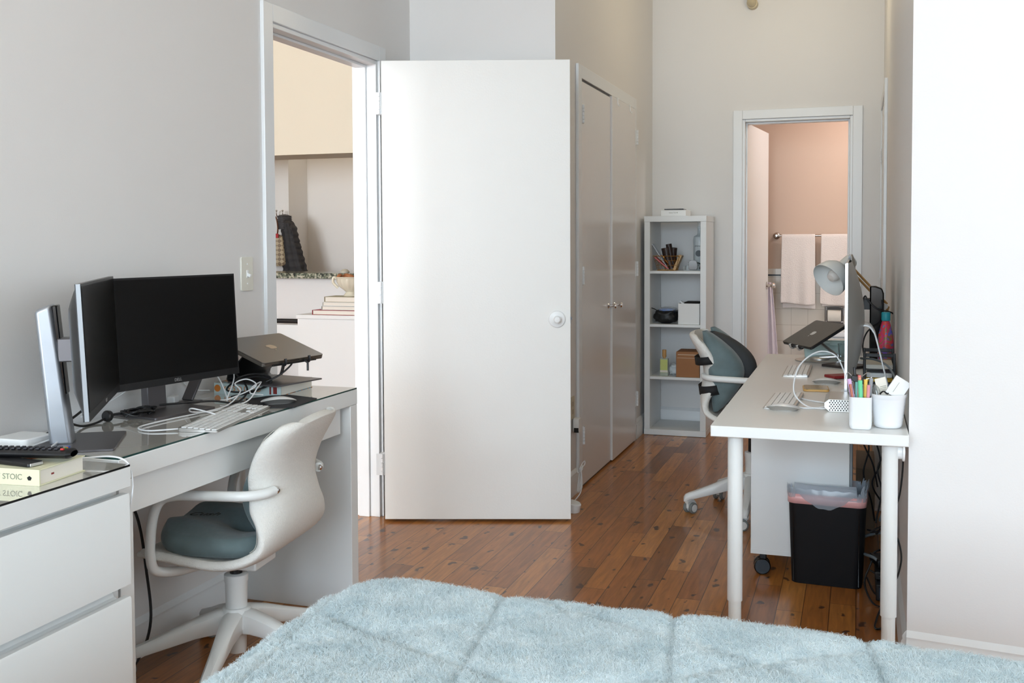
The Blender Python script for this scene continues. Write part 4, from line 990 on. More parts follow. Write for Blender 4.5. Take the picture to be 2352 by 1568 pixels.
cable('usb_cable', [[(-.040, 3.86, ZR+.09), (-.075, 3.85, ZR+.16), (-.135, 3.82, ZR+.175), (-.195, 3.76, ZR+.13), (-.210, 3.70, ZR+.05), (-.17, 3.66, ZR+.008), (-.12, 3.63, ZR+.004), (-.085, 3.62, ZR+.010), (-.078, 3.60, ZR+.024), (-.100, 3.62, ZR+.025)],
                    [(-.205, 3.86, ZR+.004), (-.16, 3.80, ZR+.004), (-.11, 3.75, ZR+.006), (-.09, 3.66, ZR+.016), (-.104, 3.62, ZR+.018)],
                    [(-.22, 3.68, ZR+.003), (-.17, 3.63, ZR+.003), (-.12, 3.66, ZR+.003), (-.09, 3.63, ZR+.014), (-.104, 3.605, ZR+.02)]], .0026, M_CABLEW, 'white cable looping up from the perforated box')
# dark notebook, red case, glass, teal box
tag(MB().obox((-.050, 4.88, ZR+.006), (.16, .14, .011), (0, 0, R(-35))).build('notebook', mat('dark brown cover', (48, 42, 40), .5), bevel=.001), 'dark slim notebook lying by the round laptop stand', 'notebook')
tag(MB().obox((-.060, 4.49, ZR+.008), (.13, .07, .012), (0, 0, R(35))).build('pencil_case', mat('dark red case', (140, 30, 34), .5), bevel=.003), 'dark red case behind the far mouse', 'case')
t = thing('tumbler', 'cut-glass tumbler by the round laptop stand', 'glass', (-.052, 5.0, ZR))
b = MB(); n_ = 16
prof = [(0, .002), (.030, .002), (.032, .008), (.034, .05), (.038, .092), (.0365, .093), (.032, .05), (.029, .014), (0, .012)]
b.lathe(prof, n=12); b.build('glass', M_CLEAR, t, smooth=False)
t = thing('storage_box', 'pale teal lidded plastic box at the far end of the long desk', 'box', (-.150, 5.265, ZR))
b = MB(); P = rrect(.190, .100, .012, 4); Q = rrect(.205, .112, .014, 4)
A = [b.v((x, y, .001)) for x, y in P]; B = [b.v((x, y, .072)) for x, y in Q]; b.f(A[::-1])
for i in range(len(P)): j = (i+1) % len(P); b.f([A[i], A[j], B[j], B[i]])
b.build('tub', M_TEALP, t, solid=.002)
b = MB(); b.prism(rrect(.215, .120, .015, 4), .0725, .082); b.prism(rrect(.19, .10, .012, 4), .082, .087); b.build('lid', M_TEALP, t, bevel=.001)
b = MB(); b.box(.02, .07, -.066, -.058, .064, .082); b.build('latch', M_TEALP, t, bevel=.001)
t = thing('water_bottle', 'slim bottle with a bright tropical print and teal cap', 'bottle', (.112, 4.72, ZR))
b = MB(); b.lathe([(0, .001), (.031, .001), (.033, .006), (.033, .125), (.030, .165), (.020, .205), (.0155, .222), (0, .223)], n=32); b.build('body', M_BOTTLE, t)
b = MB(); b.lathe([(0, .2235), (.0175, .2235), (.0185, .228), (.0185, .256), (.016, .260), (0, .260)], n=28); b.build('cap', mat('teal cap', (30, 150, 166), .4), t)
# tray
t = thing('letter_tray', 'black-framed desk tray filled with papers', 'letter tray', (.080, 4.42, ZR))
b = MB()
for x in (-.055, .055):
    b.obox((x, -.10, .062), (.010, .014, .124)); b.obox((x, .10, .062), (.010, .014, .124)); b.obox((x, 0, .003), (.010, .214, .006)); b.obox((x, 0, .060), (.008, .2, .006))
b.obox((0, -.10, .116), (.118, .010, .014)); b.obox((0, .10, .116), (.118, .010, .014)); b.build('frame', M_BLACK, t, bevel=.0015)
b = MB(); b.box(-.050, .050, -.10, .10, .007, .009); b.box(-.050, .050, -.10, .10, .058, .060); b.build('shelf', mat('smoke plastic', (70, 72, 76), .2), t)
tag(MB().box(.030, .130, 4.325, 4.515, ZR+.0615, ZR+.078).build('paper_stack', M_PAPER, bevel=.001), 'stack of white papers in the upper level of the black desk tray', 'papers')
tag(MB().box(.030, .130, 4.325, 4.515, ZR+.0105, ZR+.026).build('file_box', checker_mat('yellow ribbed card', (222, 176, 40), (190, 146, 26), 110, (0, 0, 0)), bevel=.001), 'ribbed yellow folder in the lower level of the black desk tray', 'folder')
tag(MB().box(.032, .128, 4.33, 4.51, ZR+.0265, ZR+.0450).build('envelope_stack', M_PLAST, bevel=.002), 'white envelopes resting on the yellow folder', 'envelopes')
cable('monitor_power_cable', [(.01, 4.30, ZR+.105), (.06, 4.20, ZR+.112), (.105, 4.05, ZR+.105), (.128, 3.90, ZR+.07), (.134, 3.75, ZR+.02)], .0040, M_CABLEG, 'pale grey cable arching over the tray to the wall')
# pen cup
t = thing('pen_cup', 'square white cup holding pens and highlighters', 'pen holder', (.008, 3.308, ZR))
b = MB(); w = .066
def ring(bb, s, z_, r=.014): return [bb.v((x*s, y*s, z_)) for x, y in rrect(w, w, r, 5)]
R0 = ring(b, .86, .001); R1 = ring(b, .96, .006); R2 = ring(b, 1.0, .016); R3 = ring(b, 1.0, .098); R4 = ring(b, .94, .098); R5 = ring(b, .92, .006)
b.f(R0[::-1]); b.f(R5)
for A, B in ((R0, R1), (R1, R2), (R2, R3), (R3, R4), (R4, R5)):
    for i in range(len(A)): j = (i+1) % len(A); b.f([A[i], A[j], B[j], B[i]])
b.build('cup', M_CERAM, t)
def pen(x, y, lx, ly, Ln, r, m, label, cap=None, name='pen', z0=.010):
    p0 = Vector((x, y, ZR+z0)); d_ = Vector((lx, ly, 1)).normalized()
    t = thing(name, label, name.replace('_', ' '), tuple(p0))
    b = MB(); b.tube([Vector((0, 0, 0)), d_*Ln*.7], r*.85, 12, smooth=False); b.build('barrel', m, t)
    b = MB(); b.tube([d_*Ln*.62, d_*Ln], r, 12, smooth=False); b.build('cap', cap or m, t, bevel=.001)
pen(.002, 3.306, -.20, 0, .142, .0066, mat('lilac pen', (214, 176, 216), .4), 'lilac highlighter leaning left in the square cup', name='highlighter')
pen(.000, 3.325, -.02, .05, .128, .0055, mat('aqua pen', (128, 196, 190), .4), 'aqua pen at the back of the square cup')
pen(.012, 3.302, -.04, -.02, .137, .0068, mat('mint highlighter', (112, 214, 158), .4), 'mint green highlighter in the middle of the square cup', name='highlighter')
pen(.009, 3.320, -.03, .0, .150, .0050, mat('coral pen', (228, 120, 118), .4), 'coral pen standing behind the mint highlighter')
pen(.000, 3.312, .04, .0, .145, .0045, mat('peach pen', (230, 160, 130), .4), 'peach pen standing left of the mint highlighter')
pen(.020, 3.318, .02, .0, .138, .0060, mat('yellow highlighter', (236, 196, 92), .4), 'yellow highlighter standing right in the square cup', name='highlighter')
pen(.026, 3.298, .04, .0, .124, .0050, mat('gold pen', (190, 140, 60), .4), 'gold pen with a pink top at the right of the square cup', mat('pink cap', (226, 150, 160), .4))
pen(.025, 3.327, .10, .0, .142, .0060, mat('grey marker', (150, 152, 158), .4), 'grey marker at the right rear of the square cup', name='marker')
pen(-.002, 3.300, -.16, 0, .126, .0040, mat('rose gold pen', (206, 130, 112), .3, .6), 'rose gold pen at the left rim of the square cup')
pen(.006, 3.331, -.10, .1, .172, .0042, M_BLACK, 'black pen standing tallest in the square cup')
t = thing('binder_clip', 'black binder clip resting among the pens', 'clip', (.000, 3.335, ZR+.145)); 
b = MB(); b.obox((0, 0, 0), (.040, .012, .018), (0, R(15), 0)); b.build('clip_body', M_BLACK, t, bevel=.002)
for P_ in ([(-.015, 0, .008), (-.03, 0, .02), (-.035, 0, .0), (-.016, 0, -.006)], [(.01, 0, .008), (.03, 0, .022), (.04, 0, .008), (.02, 0, .0)]): b = MB(); b.tube(P_, .0012, 6); b.build('wire_handle', M_SILVER, t)
# ribbed pot
t = thing('plant_pot', 'round ribbed white pot filled with small items', 'pot', (.088, 3.352, ZR))
prof = [(0, .001), (.036, .001), (.040, .005)]
for k in range(9):
    zz = .010+k*.0096; r_ = .0405+.012*(zz/.1)
    prof += [(r_, zz), (r_+.0012, zz+.0048)]
prof += [(.0545, .098), (.0550, .104), (.0520, .104), (.048, .09), (.037, .008), (0, .007)]
b = MB(); b.lathe(prof, n=48); b.build('pot', M_CERAM, t, ang=60)
t = thing('price_tag', 'white product tag sticking out of the ribbed pot', 'tag', (.070, 3.342, ZR+.105)); b = MB(); b.obox((0, 0, .018), (.032, .0008, .058), (0, R(-14), R(8))); b.build('card', M_PAPER, t)
b = MB(); [b.obox((.003, -.0012, .006+k*.005), (.018, .0004, .0014), (0, R(-14), R(8))) for k in range(4)]; b.build('print', mat('grey ink', (132, 134, 116), .6), t)
t = thing('box_card', 'white card with a thin line leaning in the ribbed pot', 'card', (.112, 3.335, ZR+.098)); b = MB(); b.obox((.004, 0, .026), (.050, .010, .060), (0, R(32), R(6))); b.build('card', M_PLAST, t, bevel=.0005)
b = MB(); b.obox((-.002, -.0062, .028), (.0010, .0006, .034), (0, R(32), R(6))); b.build('print', mat('grey ink', (132, 134, 116), .6), t)
t = thing('glue_bottle', 'small bottle with a dark blue cap in the ribbed pot', 'bottle', (.098, 3.372, ZR+.10)); b = MB(); b.lathe([(0, -.05), (.011, -.05), (.011, .008), (0, .008)], n=20); b.build('body', M_PLAST, t)
b = MB(); b.lathe([(0, .0085), (.0115, .0085), (.0115, .026), (0, .027)], n=20); b.build('cap', mat('petrol blue', (30, 84, 120), .4), t)
t = thing('spray_bottle', 'clear little bottle at the left of the ribbed pot', 'bottle', (.056, 3.345, ZR+.10)); b = MB(Matrix.Rotation(R(-12), 4, 'Y')); b.lathe([(0, -.05), (.012, -.05), (.012, .018), (.006, .030), (0, .032)], n=20); b.build('body', M_CLEAR, t)
cable('earphone_cord', [(.064, 3.33, ZR+.104), (.074, 3.318, ZR+.114), (.086, 3.325, ZR+.106), (.094, 3.345, ZR+.118), (.104, 3.34, ZR+.112), (.11, 3.36, ZR+.12), (.086, 3.372, ZR+.110), (.074, 3.36, ZR+.108)], .0022, M_CABLEB, 'black cord heaped in the ribbed pot')
t = thing('crystal_jar', 'small clear ridged jar between the cup and the pot', 'jar', (.050, 3.42, ZR)); b = MB(); b.lathe([(0, .001), (.020, .001), (.022, .01), (.022, .075), (.018, .082), (0, .082)], n=10); b.build('jar', M_CLEAR, t, smooth=False)

# ---- under the desk
t = thing('pedestal', 'white drawer pedestal on castors under the long desk', 'drawer unit', (-.18, 4.39, 0))
px0, px1, py0, py1 = -.392+.18, -.015+.18, 4.10-4.39, 4.68-4.39
b = MB(); b.box(px0+.016, px1-.012, py0+.017, py1-.017, .085, .640); b.box(px0, px1-.012, py0, py0+.0165, .085, .640); b.box(px0, px1-.012, py1-.0165, py1, .085, .640); b.build('body', M_WHITE, t, bevel=.0015)
b = MB(); b.box(px0, px1-.012, py0-.0008, py0+.002, .085, .103); b.build('bottom_rail', M_WHITE, t)
b = MB(); b.box(px1-.011, px1-.002, py0+.004, py1-.004, .09, .635); b.build('back_panel', mat('grey panel', (124, 130, 134), .5), t)
for k in range(3): b = MB(); b.box(px0-.001, px0+.016, py0+.018, py1-.018, .088+k*.183, .268+k*.183); b.build('drawer', M_WHITE, t, bevel=.001)
for x, y in ((px0+.045, py0+.04), (px1-.05, py0+.04), (px0+.045, py1-.04), (px1-.05, py1-.04)):
    b = MB(); b.box(x-.018, x+.018, y-.018, y+.018, .078, .085); b.obox((x, y, .058), (.026, .04, .04)); c = b.build('castor', M_BLACK, t, bevel=.004)
    b = MB(); b.cyl((x, y-.030, .032), (x-.003, y-.014, .032), .032, 28); b.cyl((x-.005, y+.004, .032), (x-.008, y+.020, .032), .032, 28); b.build('wheel', M_BLACKG, c, bevel=.004)
t = thing('waste_bin', 'black rectangular waste bin under the long desk', 'bin', (-.105, 4.16-.03, 0), R(-3))
def binring(bb, s, z_, w=.255, d=.165, r=.03): return [bb.v((x*s, y*s, z_)) for x, y in rrect(w, d, r, 5)]
b = MB(); A = binring(b, 1.0, 0.001); B = binring(b, 1.10, .345); C_ = binring(b, 1.085, .345); D = binring(b, .985, .006)
b.f(A[::-1]); b.f(D)
for P, Q in ((A, B), (B, C_), (C_, D)):
    for i in range(len(P)): j = (i+1) % len(P); b.f([P[i], P[j], Q[j], Q[i]])
b.build('bucket', mat('black bin plastic', (14, 13, 16), .6, Specular_IOR_Level=.25), t)
b = MB()
for x in (-.118, .118): b.box(x-.0012, x+.0012, -.0860, -.0845, .01, .30)
o_ = b.build('side_groove', M_BLACKG, t)
# bag: outside skirt, rim and inner sag
t = thing('bin_bag', 'clear bag with a pink band lining the black bin', 'bag', (-.105, 4.13, 0), R(-3))
b = MB(); n_ = 96
Pr = rrect(.255, .165, .03, 23)
def rp(k, s, z_, amp, fr, ph=0):
    x, y = Pr[k % len(Pr)]; a = 2*PI*k/len(Pr); w_ = amp*math.sin(fr*a+ph)+amp*.6*math.sin(fr*2.3*a+ph*2)
    return (x*s*(1+w_*.4), y*s*(1+w_*.4), z_+w_*.35)
rows = [(1.115, .322, .006), (1.13, .335, .02), (1.14, .350, .035), (1.12, .366, .05), (1.07, .360, .05), (1.03, .33, .05), (.98, .28, .06), (.9, .22, .08)]
G = [[b.v(rp(k, s, z_, amp, 7+i % 3, i*.4)) for k in range(len(Pr))] for i, (s, z_, amp) in enumerate(rows)]
for p, q in zip(G, G[1:]):
    for k in range(len(Pr)): b.f([p[k], p[(k+1) % len(Pr)], q[(k+1) % len(Pr)], q[k]])
b.build('film', M_BAG, t)
b = MB(); A = [b.v((x*1.117, y*1.117, .318-.010*math.cos(0))) for x, y in Pr]; B = [b.v((x*1.122, y*1.122, .345)) for x, y in Pr]
for i in range(len(Pr)): j = (i+1) % len(Pr); b.f([A[i], A[j], B[j], B[i]])
b.build('pink_band', mat('pink film', (236, 178, 176), .35), t, solid=.001)
b = MB()
def sag(u, v):
    x = -.11+.22*u; k = math.sin(PI*u)
    return (x, -.085*1.13-.006*math.sin(PI*v)*k-.004*k, .366-v*(.01+.062*k)+.002*math.sin(u*30))
b.grid(sag, 24, 6); b.build('draped_fold', M_BAG, t)
# cables under the desk
def cu_(name, P, r, m, label): cable(name, P, r, m, label)
cu_('hanging_cables', [[(.058, 4.50, .70), (.03, 4.45, .55), (.045, 4.42, .46), (.025, 4.40, .36), (.055, 4.42, .25), (.07, 4.45, .16)],
                       [(.066, 4.50, .70), (.05, 4.46, .60), (.02, 4.43, .50), (.06, 4.42, .40), (.08, 4.45, .30)],
                       [(.075, 4.30, .70), (.078, 4.28, .62), (.095, 4.22, .5), (.075, 4.2, .42), (.09, 4.2, .34), (.07, 4.18, .22)],
                       [(.085, 4.6, .7), (.055, 4.55, .55), (.09, 4.5, .4), (.06, 4.5, .3), (.10, 4.5, .22)]], .0034, M_CABLEB, 'black cables hanging down behind the waste bin')
cu_('wall_cable', [[(.128, 3.45, .70), (.136, 3.44, .62), (.128, 3.43, .52), (.110, 3.43, .45), (.105, 3.46, .40), (.125, 3.45, .36), (.134, 3.44, .31), (.125, 3.43, .26), (.105, 3.43, .21)]], .0030, M_CABLEB, 'black cable bulging out beside the right front desk leg')
cu_('grey_cables', [[(.03, 4.20, .16), (.07, 4.15, .19), (.10, 4.12, .20)], [(.03, 4.10, .12), (.06, 4.05, .125), (.09, 4.02, .12), (.10, 3.98, .20), (.115, 3.97, .26)], [(.085, 4.15, .24), (.095, 4.1, .29), (.105, 4.1, .33)]], .0060, M_CABLEG, 'thick grey cables tangled behind the bin')
cu_('floor_cables', [[(.055, 4.02, .12), (.03, 3.98, .05), (.055, 3.90, .006), (.09, 3.86, .006), (.10, 3.80, .05), (.12, 3.8, .09)],
                     [(.04, 4.1, .03), (.06, 3.98, .02), (.09, 3.9, .012), (.07, 3.74, .008), (.062, 3.64, .006), (.09, 3.66, .006), (.12, 3.74, .03)],
                     [(.05, 4.0, .09), (.10, 3.96, .08), (.12, 3.98, .12), (.09, 4.1, .14), (.05, 4.1, .11), (.09, 4.05, .09), (.12, 4.0, .06)],
                     [(.04, 4.15, .2), (.07, 4.1, .21), (.05, 4.05, .22), (.09, 4.08, .235), (.07, 4.1, .2)]], .0036, M_CABLEB, 'black cables lying on the floor right of the bin')
t = thing('power_strip', 'black power strip standing behind the right front desk leg', 'power strip', (.100, 3.95, 0.005))
b = MB(); b.box(-.032, .034, -.03, .26, .0, .060); b.build('housing', M_BLACK, t, bevel=.004)
b = MB(); b.box(-.02, .02, -.0312, -.0300, .012, .048); b.build('face', mat('slate blue plastic', (44, 54, 72), .3), t)
t = thing('power_adapter', 'black power brick lying on the black power strip', 'adapter', (.095, 4.03, .066)); b = MB(); b.box(-.03, .03, -.06, .06, 0, .030); b.build('housing', M_BLACK, t, bevel=.004)
t = thing('power_adapter', 'second black power brick stacked above the first', 'adapter', (.088, 4.07, .097)); b = MB(Matrix.Rotation(R(18), 4, 'Z')); b.box(-.028, .028, -.05, .05, 0, .028); b.build('housing', M_BLACK, t, bevel=.004)
# low box against the wall under the far part of the desk
tag(MB().box(-.005, .075, 4.78, 5.20, .002, .30).build('storage_carton', mat('tan board', (138, 118, 96), .7), bevel=.002), 'tan box under the far half of the long desk', 'box')
# ================================================================== shelf
t = thing('shelf_unit', 'tall narrow white shelf with four open cubbies in the corner', 'shelf', (-1.155, 7.065, 0))
sx0, sx1, sy0, sy1 = -1.362+1.155, -.951+1.155, 6.870-7.065, 7.262-7.065; fr = .038
b = MB(); b.box(sx0-.001, sx1+.001, sy0-.001, sy1, 1.428, 1.466); b.build('top_panel', M_WHITE, t, bevel=.001)
b = MB(); b.box(sx0-.001, sx1+.001, sy0-.001, sy1, 0.002, .040); b.build('bottom_panel', M_WHITE, t, bevel=.001)
for x in (sx0, sx1-fr): b = MB(); b.box(x, x+fr, sy0, sy1, .0405, 1.4275); b.build('side_panel', M_WHITE, t, bevel=.001)
SZ = (.376, .727, 1.083)
for z_ in SZ: b = MB(); b.box(sx0+fr+.0005, sx1-fr-.0005, sy0+.003, sy1-.004, z_, z_+.018); b.build('shelf_board', M_WHITE, t, bevel=.001)
def Z(i): return SZ[i]+.018
# top
t = thing('product_box', 'flat white carton on top of the white shelf', 'box', (-1.180, 7.00, 1.466)); b = MB(); b.box(-.078, .088, -.085, .12, .001, .040); b.build('carton', M_PLAST, t, bevel=.001)
text_part('print', 'Galaxy Tab A8', .010, mat('grey ink', (132, 134, 116), .6), t, basis((.005, -.0853, .022), (1, 0, 0), (0, 0, 1)))
tag(MB().box(-1.238, -1.110, 6.925, 7.05, 1.5075, 1.515).build('tablet', M_BLACKG, bevel=.002), 'thin black tablet lying on the flat white carton', 'tablet')
# shelf 1
t = thing('wire_basket', 'gold wire basket filled with papers and a purse', 'basket', (-1.225, 6.99, Z(2)))
w0, w1, d0, d1, hb = .062, .088, .045, .065, .098
b = MB()
def lp(wx, dy, z_): return [(-wx, -dy, z_), (wx, -dy, z_), (wx, dy, z_), (-wx, dy, z_), (-wx, -dy, z_)]
b.tube(lp(w1, d1, hb), .0022, 6, smooth=False); b.tube(lp(w0, d0, .003), .0022, 6, smooth=False)
b.build('rim', M_BRASS, t)
b = MB()
for k in range(8):
    f = k/7*2-1
    for s in (-1, 1): b.tube([(w0*f, s*d0, .003), (w1*f, s*d1, hb)], .0012, 5, smooth=False)
for k in range(5):
    f = k/4*2-1
    for s in (-1, 1): b.tube([(s*w0, d0*f, .003), (s*w1, d1*f, hb)], .0012, 5, smooth=False)
for q in (.35, .68): b.tube(lp(w0+(w1-w0)*q, d0+(d1-d0)*q, .003+(hb-.003)*q), .0010, 5, smooth=False)
for k in range(4): b.tube([(-w0+k*w0*.66, -d0, .003), (-w0+k*w0*.66, d0, .003)], .0012, 5, smooth=False)
b.build('wires', M_BRASS, t)
def sheet_(name, c, size, rot, m, label, cat): return tag(MB().obox(c, size, rot).build(name, m, bevel=.0008), label, cat)
bz = Z(2)+.004
sheet_('envelope', (-1.268, 6.975, bz+.090), (.004, .07, .205), (0, R(-33), 0), mat('pale blue paper', (206, 214, 226), .6), 'tall pale envelope leaning in the wire basket', 'envelope')
sheet_('postcard', (-1.258, 6.962, bz+.048), (.006, .07, .120), (0, R(-50), 0), mat('red white print', (206, 110, 112), .6), 'pink and red card leaning low in the wire basket', 'card')
sheet_('notepad', (-1.250, 7.000, bz+.052), (.006, .06, .125), (0, R(-44), 0), M_PAPER, 'white notepad behind the pink card in the basket', 'notepad')
sheet_('photo_card', (-1.262, 7.010, bz+.035), (.008, .06, .075), (0, R(-50), 0), mat('brown print', (150, 96, 70), .6), 'brown card at the back of the wire basket', 'card')
sheet_('wallet', (-1.154, 6.985, bz+.050), (.020, .085, .108), (0, R(24), 0), swirl_mat('tan pattern', [(150, 112, 60), (190, 150, 90), (120, 90, 50)], 60), 'tan patterned wallet at the right of the wire basket', 'wallet')
t = thing('gloves', 'dark brown leather gloves standing in the wire basket', 'gloves', (-1.215, 6.985, bz))
b = MB()
def glove(o, pts, r, fl):
    b.tube([Vector(p)+Vector(o) for p in pts], r, 10)
M_LE = mat('dark brown leather', (42, 26, 22), .42, bump=.15, bscale=50)
b.tube([(.02, -.01, .01), (-.008, -.012, .08), (-.022, -.014, .15)], (.024, .030), 12); b.tube([(.03, .0, .02), (.012, -.005, .09), (-.002, -.01, .175)], (.022, .020), 12); b.tube([(.03, .012, .03), (.026, .01, .10), (.030, .006, .150)], (.022, .024), 12)
b.build('leather', M_LE, t)
b = MB(); b.tube([(-.05, -.03, .10), (-.03, -.035, .085), (-.015, -.036, .06), (.0, -.036, .045)], .003, 6); b.build('zip', M_BRASS, t)
t = thing('spirits_bottle', 'white frosted bottle standing at the right of the top cubby', 'bottle', (-1.022, 7.06, Z(2)))
b = MB(); b.lathe([(0, .001), (.036, .001), (.039, .006), (.041, .17), (.043, .205), (.038, .228), (.018, .240), (.014, .248), (.013, .282), (.016, .283), (.016, .296), (0, .297)], n=40); b.build('glass', mat('frosted white glass', (214, 224, 228), .3, Transmission_Weight=.25), t)
b = MB(); b.lathe([(0, .2975), (.012, .2975), (.012, .318), (.016, .320), (.016, .334), (0, .336)], n=24); b.build('stopper', M_PLAST, t)
Mt = basis((0, -.0428, .165), (1, 0, 0), (0, 0, 1))
text_part('print', 'chocolat', .015, mat('grey print', (90, 98, 104), .6), t, Mt)
b = MB(Matrix.Translation((0, -.0425, .115)) @ Matrix.Rotation(R(90), 4, 'X')); b.lathe([(.011, 0), (.021, 0), (.021, .0006), (.011, .0006)], n=36); b.lathe([(0, 0), (.007, 0), (.007, .0005), (0, .0005)], n=20); b.build('emblem', mat('grey print', (90, 98, 104), .6), t)
t = thing('display_case', 'clear plastic case under the sunglasses', 'case', (-1.045, 6.955, Z(2))); b = MB(); b.box(-.058, .055, -.05, .05, .001, .005); b.box(-.058, -.055, -.05, .05, .005, .033); b.box(-.055, .055, .047, .05, .005, .033); b.build('tray', mat('clear acrylic', (220, 230, 232), .05, Alpha=.4), t, smooth=False)
t = thing('sunglasses', 'black sunglasses with a large dark lens', 'sunglasses', (-1.045, 6.93, Z(2)+.006))
M_LENS = mat('brown lens', (30, 18, 14), .12)
b = MB(); b.prism([(-.030, .008), (-.020, .001), (.018, .001), (.028, .010), (.028, .040), (.018, .063), (-.018, .065), (-.030, .052)], -.002, .002, basis((0, 0, 0), (math.cos(R(8)), math.sin(R(8)), 0), (0, 0, 1))); b.build('lens', M_LENS, t, bevel=.0015)
b = MB(); b.prism([(.036, .01), (.040, .003), (.060, .003), (.064, .022), (.050, .044), (.044, .036)], -.002, .002, basis((0, .025, 0), (1, 0, 0), (0, 0, 1))); b.build('second_lens', M_LENS, t, bevel=.0015)
b = MB(); b.tube([(.028, 0, .048), (.036, .01, .046), (.042, .025, .040)], .003, 8); b.tube([(-.03, 0, .05), (-.032, .03, .048), (-.028, .10, .02)], .0028, 8); b.build('frame', M_BLACK, t)
# shelf 2
def blob(name, c, sz, m, label, cat, seed=0, amp=.12, fr=3.0, M=None):
    b = MB()
    def f(u, v):
        a = 2*PI*v; ph = PI*u
        d_ = Vector((math.sin(ph)*math.cos(a), math.sin(ph)*math.sin(a), -math.cos(ph)))
        k = 1+amp*noise.noise(d_*fr+Vector((seed, seed*2.1, 0)))*2
        def sg(q, e): return abs(q)**e*(1 if q > 0 else -1)
        return (c[0]+sz[0]/2*sg(d_.x, .65)*k, c[1]+sz[1]/2*sg(d_.y, .65)*k, c[2]+max(-sz[2]/2, sz[2]/2*sg(d_.z, .7)*k))
    b.grid(f, 26, 40); return tag(b.build(name, m, weld=True, ang=60), label, cat)
t = thing('toiletry_pouch', 'black mesh pouch with a blue packet inside its clear top', 'pouch', (-1.232, 6.99, Z(1)))
p_ = blob('pouch', (0, 0, .050), (.155, .16, .096), mat('black mesh', (22, 24, 26), .5, bump=.3, bscale=60), None, None, 3, .10); p_.parent = t
p_ = blob('blue_packet', (.008, -.02, .086), (.105, .10, .034), mat('blue pack', (64, 116, 196), .3), None, None, 5, .05); p_.parent = t
b = MB(); b.tube([(-.075, -.06, .100), (-.05, -.075, .090), (.0, -.08, .084), (.07, -.07, .088)], .003, 6); b.tube([(-.10, -.06, .108), (-.07, -.065, .098)], .003, 6); b.build('zip_edge', M_BLACK, t)
p_ = blob('clear_film', (.008, -.01, .092), (.125, .12, .036), mat('hazy film', (200, 206, 212), .2, Alpha=.35), None, None, 8, .05); p_.parent = t
t = thing('white_box', 'white square box in the second cubby of the shelf', 'box', (-1.066, 6.99, Z(1))); b = MB(); b.box(-.072, .070, -.10, .09, .001, .006); b.box(-.072, -.067, -.10, .09, .006, .140); b.box(.065, .070, -.10, .09, .006, .140); b.box(-.067, .065, -.10, -.095, .006, .140); b.box(-.067, .065, .085, .09, .006, .140); b.build('box', mat('white paper box', (236, 236, 234), .6), t, bevel=.001)
tag(MB().obox((-1.055, 6.98, Z(1)+.120), (.105, .13, .06)).build('black_pouch', M_STRAP, bevel=.014), 'black soft case peeking out of the white box', 'case')
t = thing('tissue', 'crumpled white plastic at the left rim of the white box', 'plastic bag', (-1.118, 6.94, Z(1)+.140)); b = MB(); b.obox((0, 0, .004), (.030, .05, .010), (0, R(38), 0)); b.obox((.012, .01, .002), (.026, .04, .008), (0, R(-20), R(20))); b.build('film', mat('crumpled film', (226, 228, 230), .3), t)
# shelf 3
t = thing('perfume_bottle', 'square perfume bottle of pale green liquid with a wooden cap', 'perfume bottle', (-1.236, 6.925, Z(0)))
b = MB(); b.prism(rrect(.056, .034, .005, 3), .001, .118); b.build('glass', mat('perfume glass', (216, 226, 206), .05, Transmission_Weight=.5), t, bevel=.002)
b = MB(); b.box(-.0245, .0245, -.0176, .012, .024, .112); b.build('liquid', mat('pale green liquid', (200, 210, 130), .1), t, bevel=.002)
b = MB(); b.box(-.0255, .0255, -.0182, -.0172, .026, .040); b.build('label_patch', M_PAPER, t)
b = MB(); b.lathe([(0, .119), (.010, .119), (.010, .128), (.014, .129), (.014, .176), (0, .177)], n=28); b.build('cap', M_WOOD, t)
blob('plastic_pouch', (-1.175, 7.03, Z(0)+.036), (.085, .11, .070), mat('crumpled clear bag', (220, 226, 228), .25, bump=.6, bscale=25), 'crumpled clear plastic bag behind the perfume bottle', 'bag', 9, .16)
t = thing('cardboard_box', 'brown cardboard box with strips of tape in the third cubby', 'box', (-1.070, 6.985, Z(0))); b = MB(); b.box(-.079, .077, -.105, .10, .001, .170); b.build('carton', M_CARD, t, bevel=.001)
b = MB(); b.box(-.068, .070, -.1056, -.1050, .149, .153); b.box(-.072, .050, -.1056, -.1050, .128, .1305); b.build('tape', mat('tape', (206, 186, 160), .25), t)
b = MB(); b.box(-.0795, -.0780, -.1056, .10, .001, .160); b.box(.0765, .0778, -.1056, .10, .001, .168); b.build('flap_edge', mat('dark tape', (74, 56, 44), .5), t)

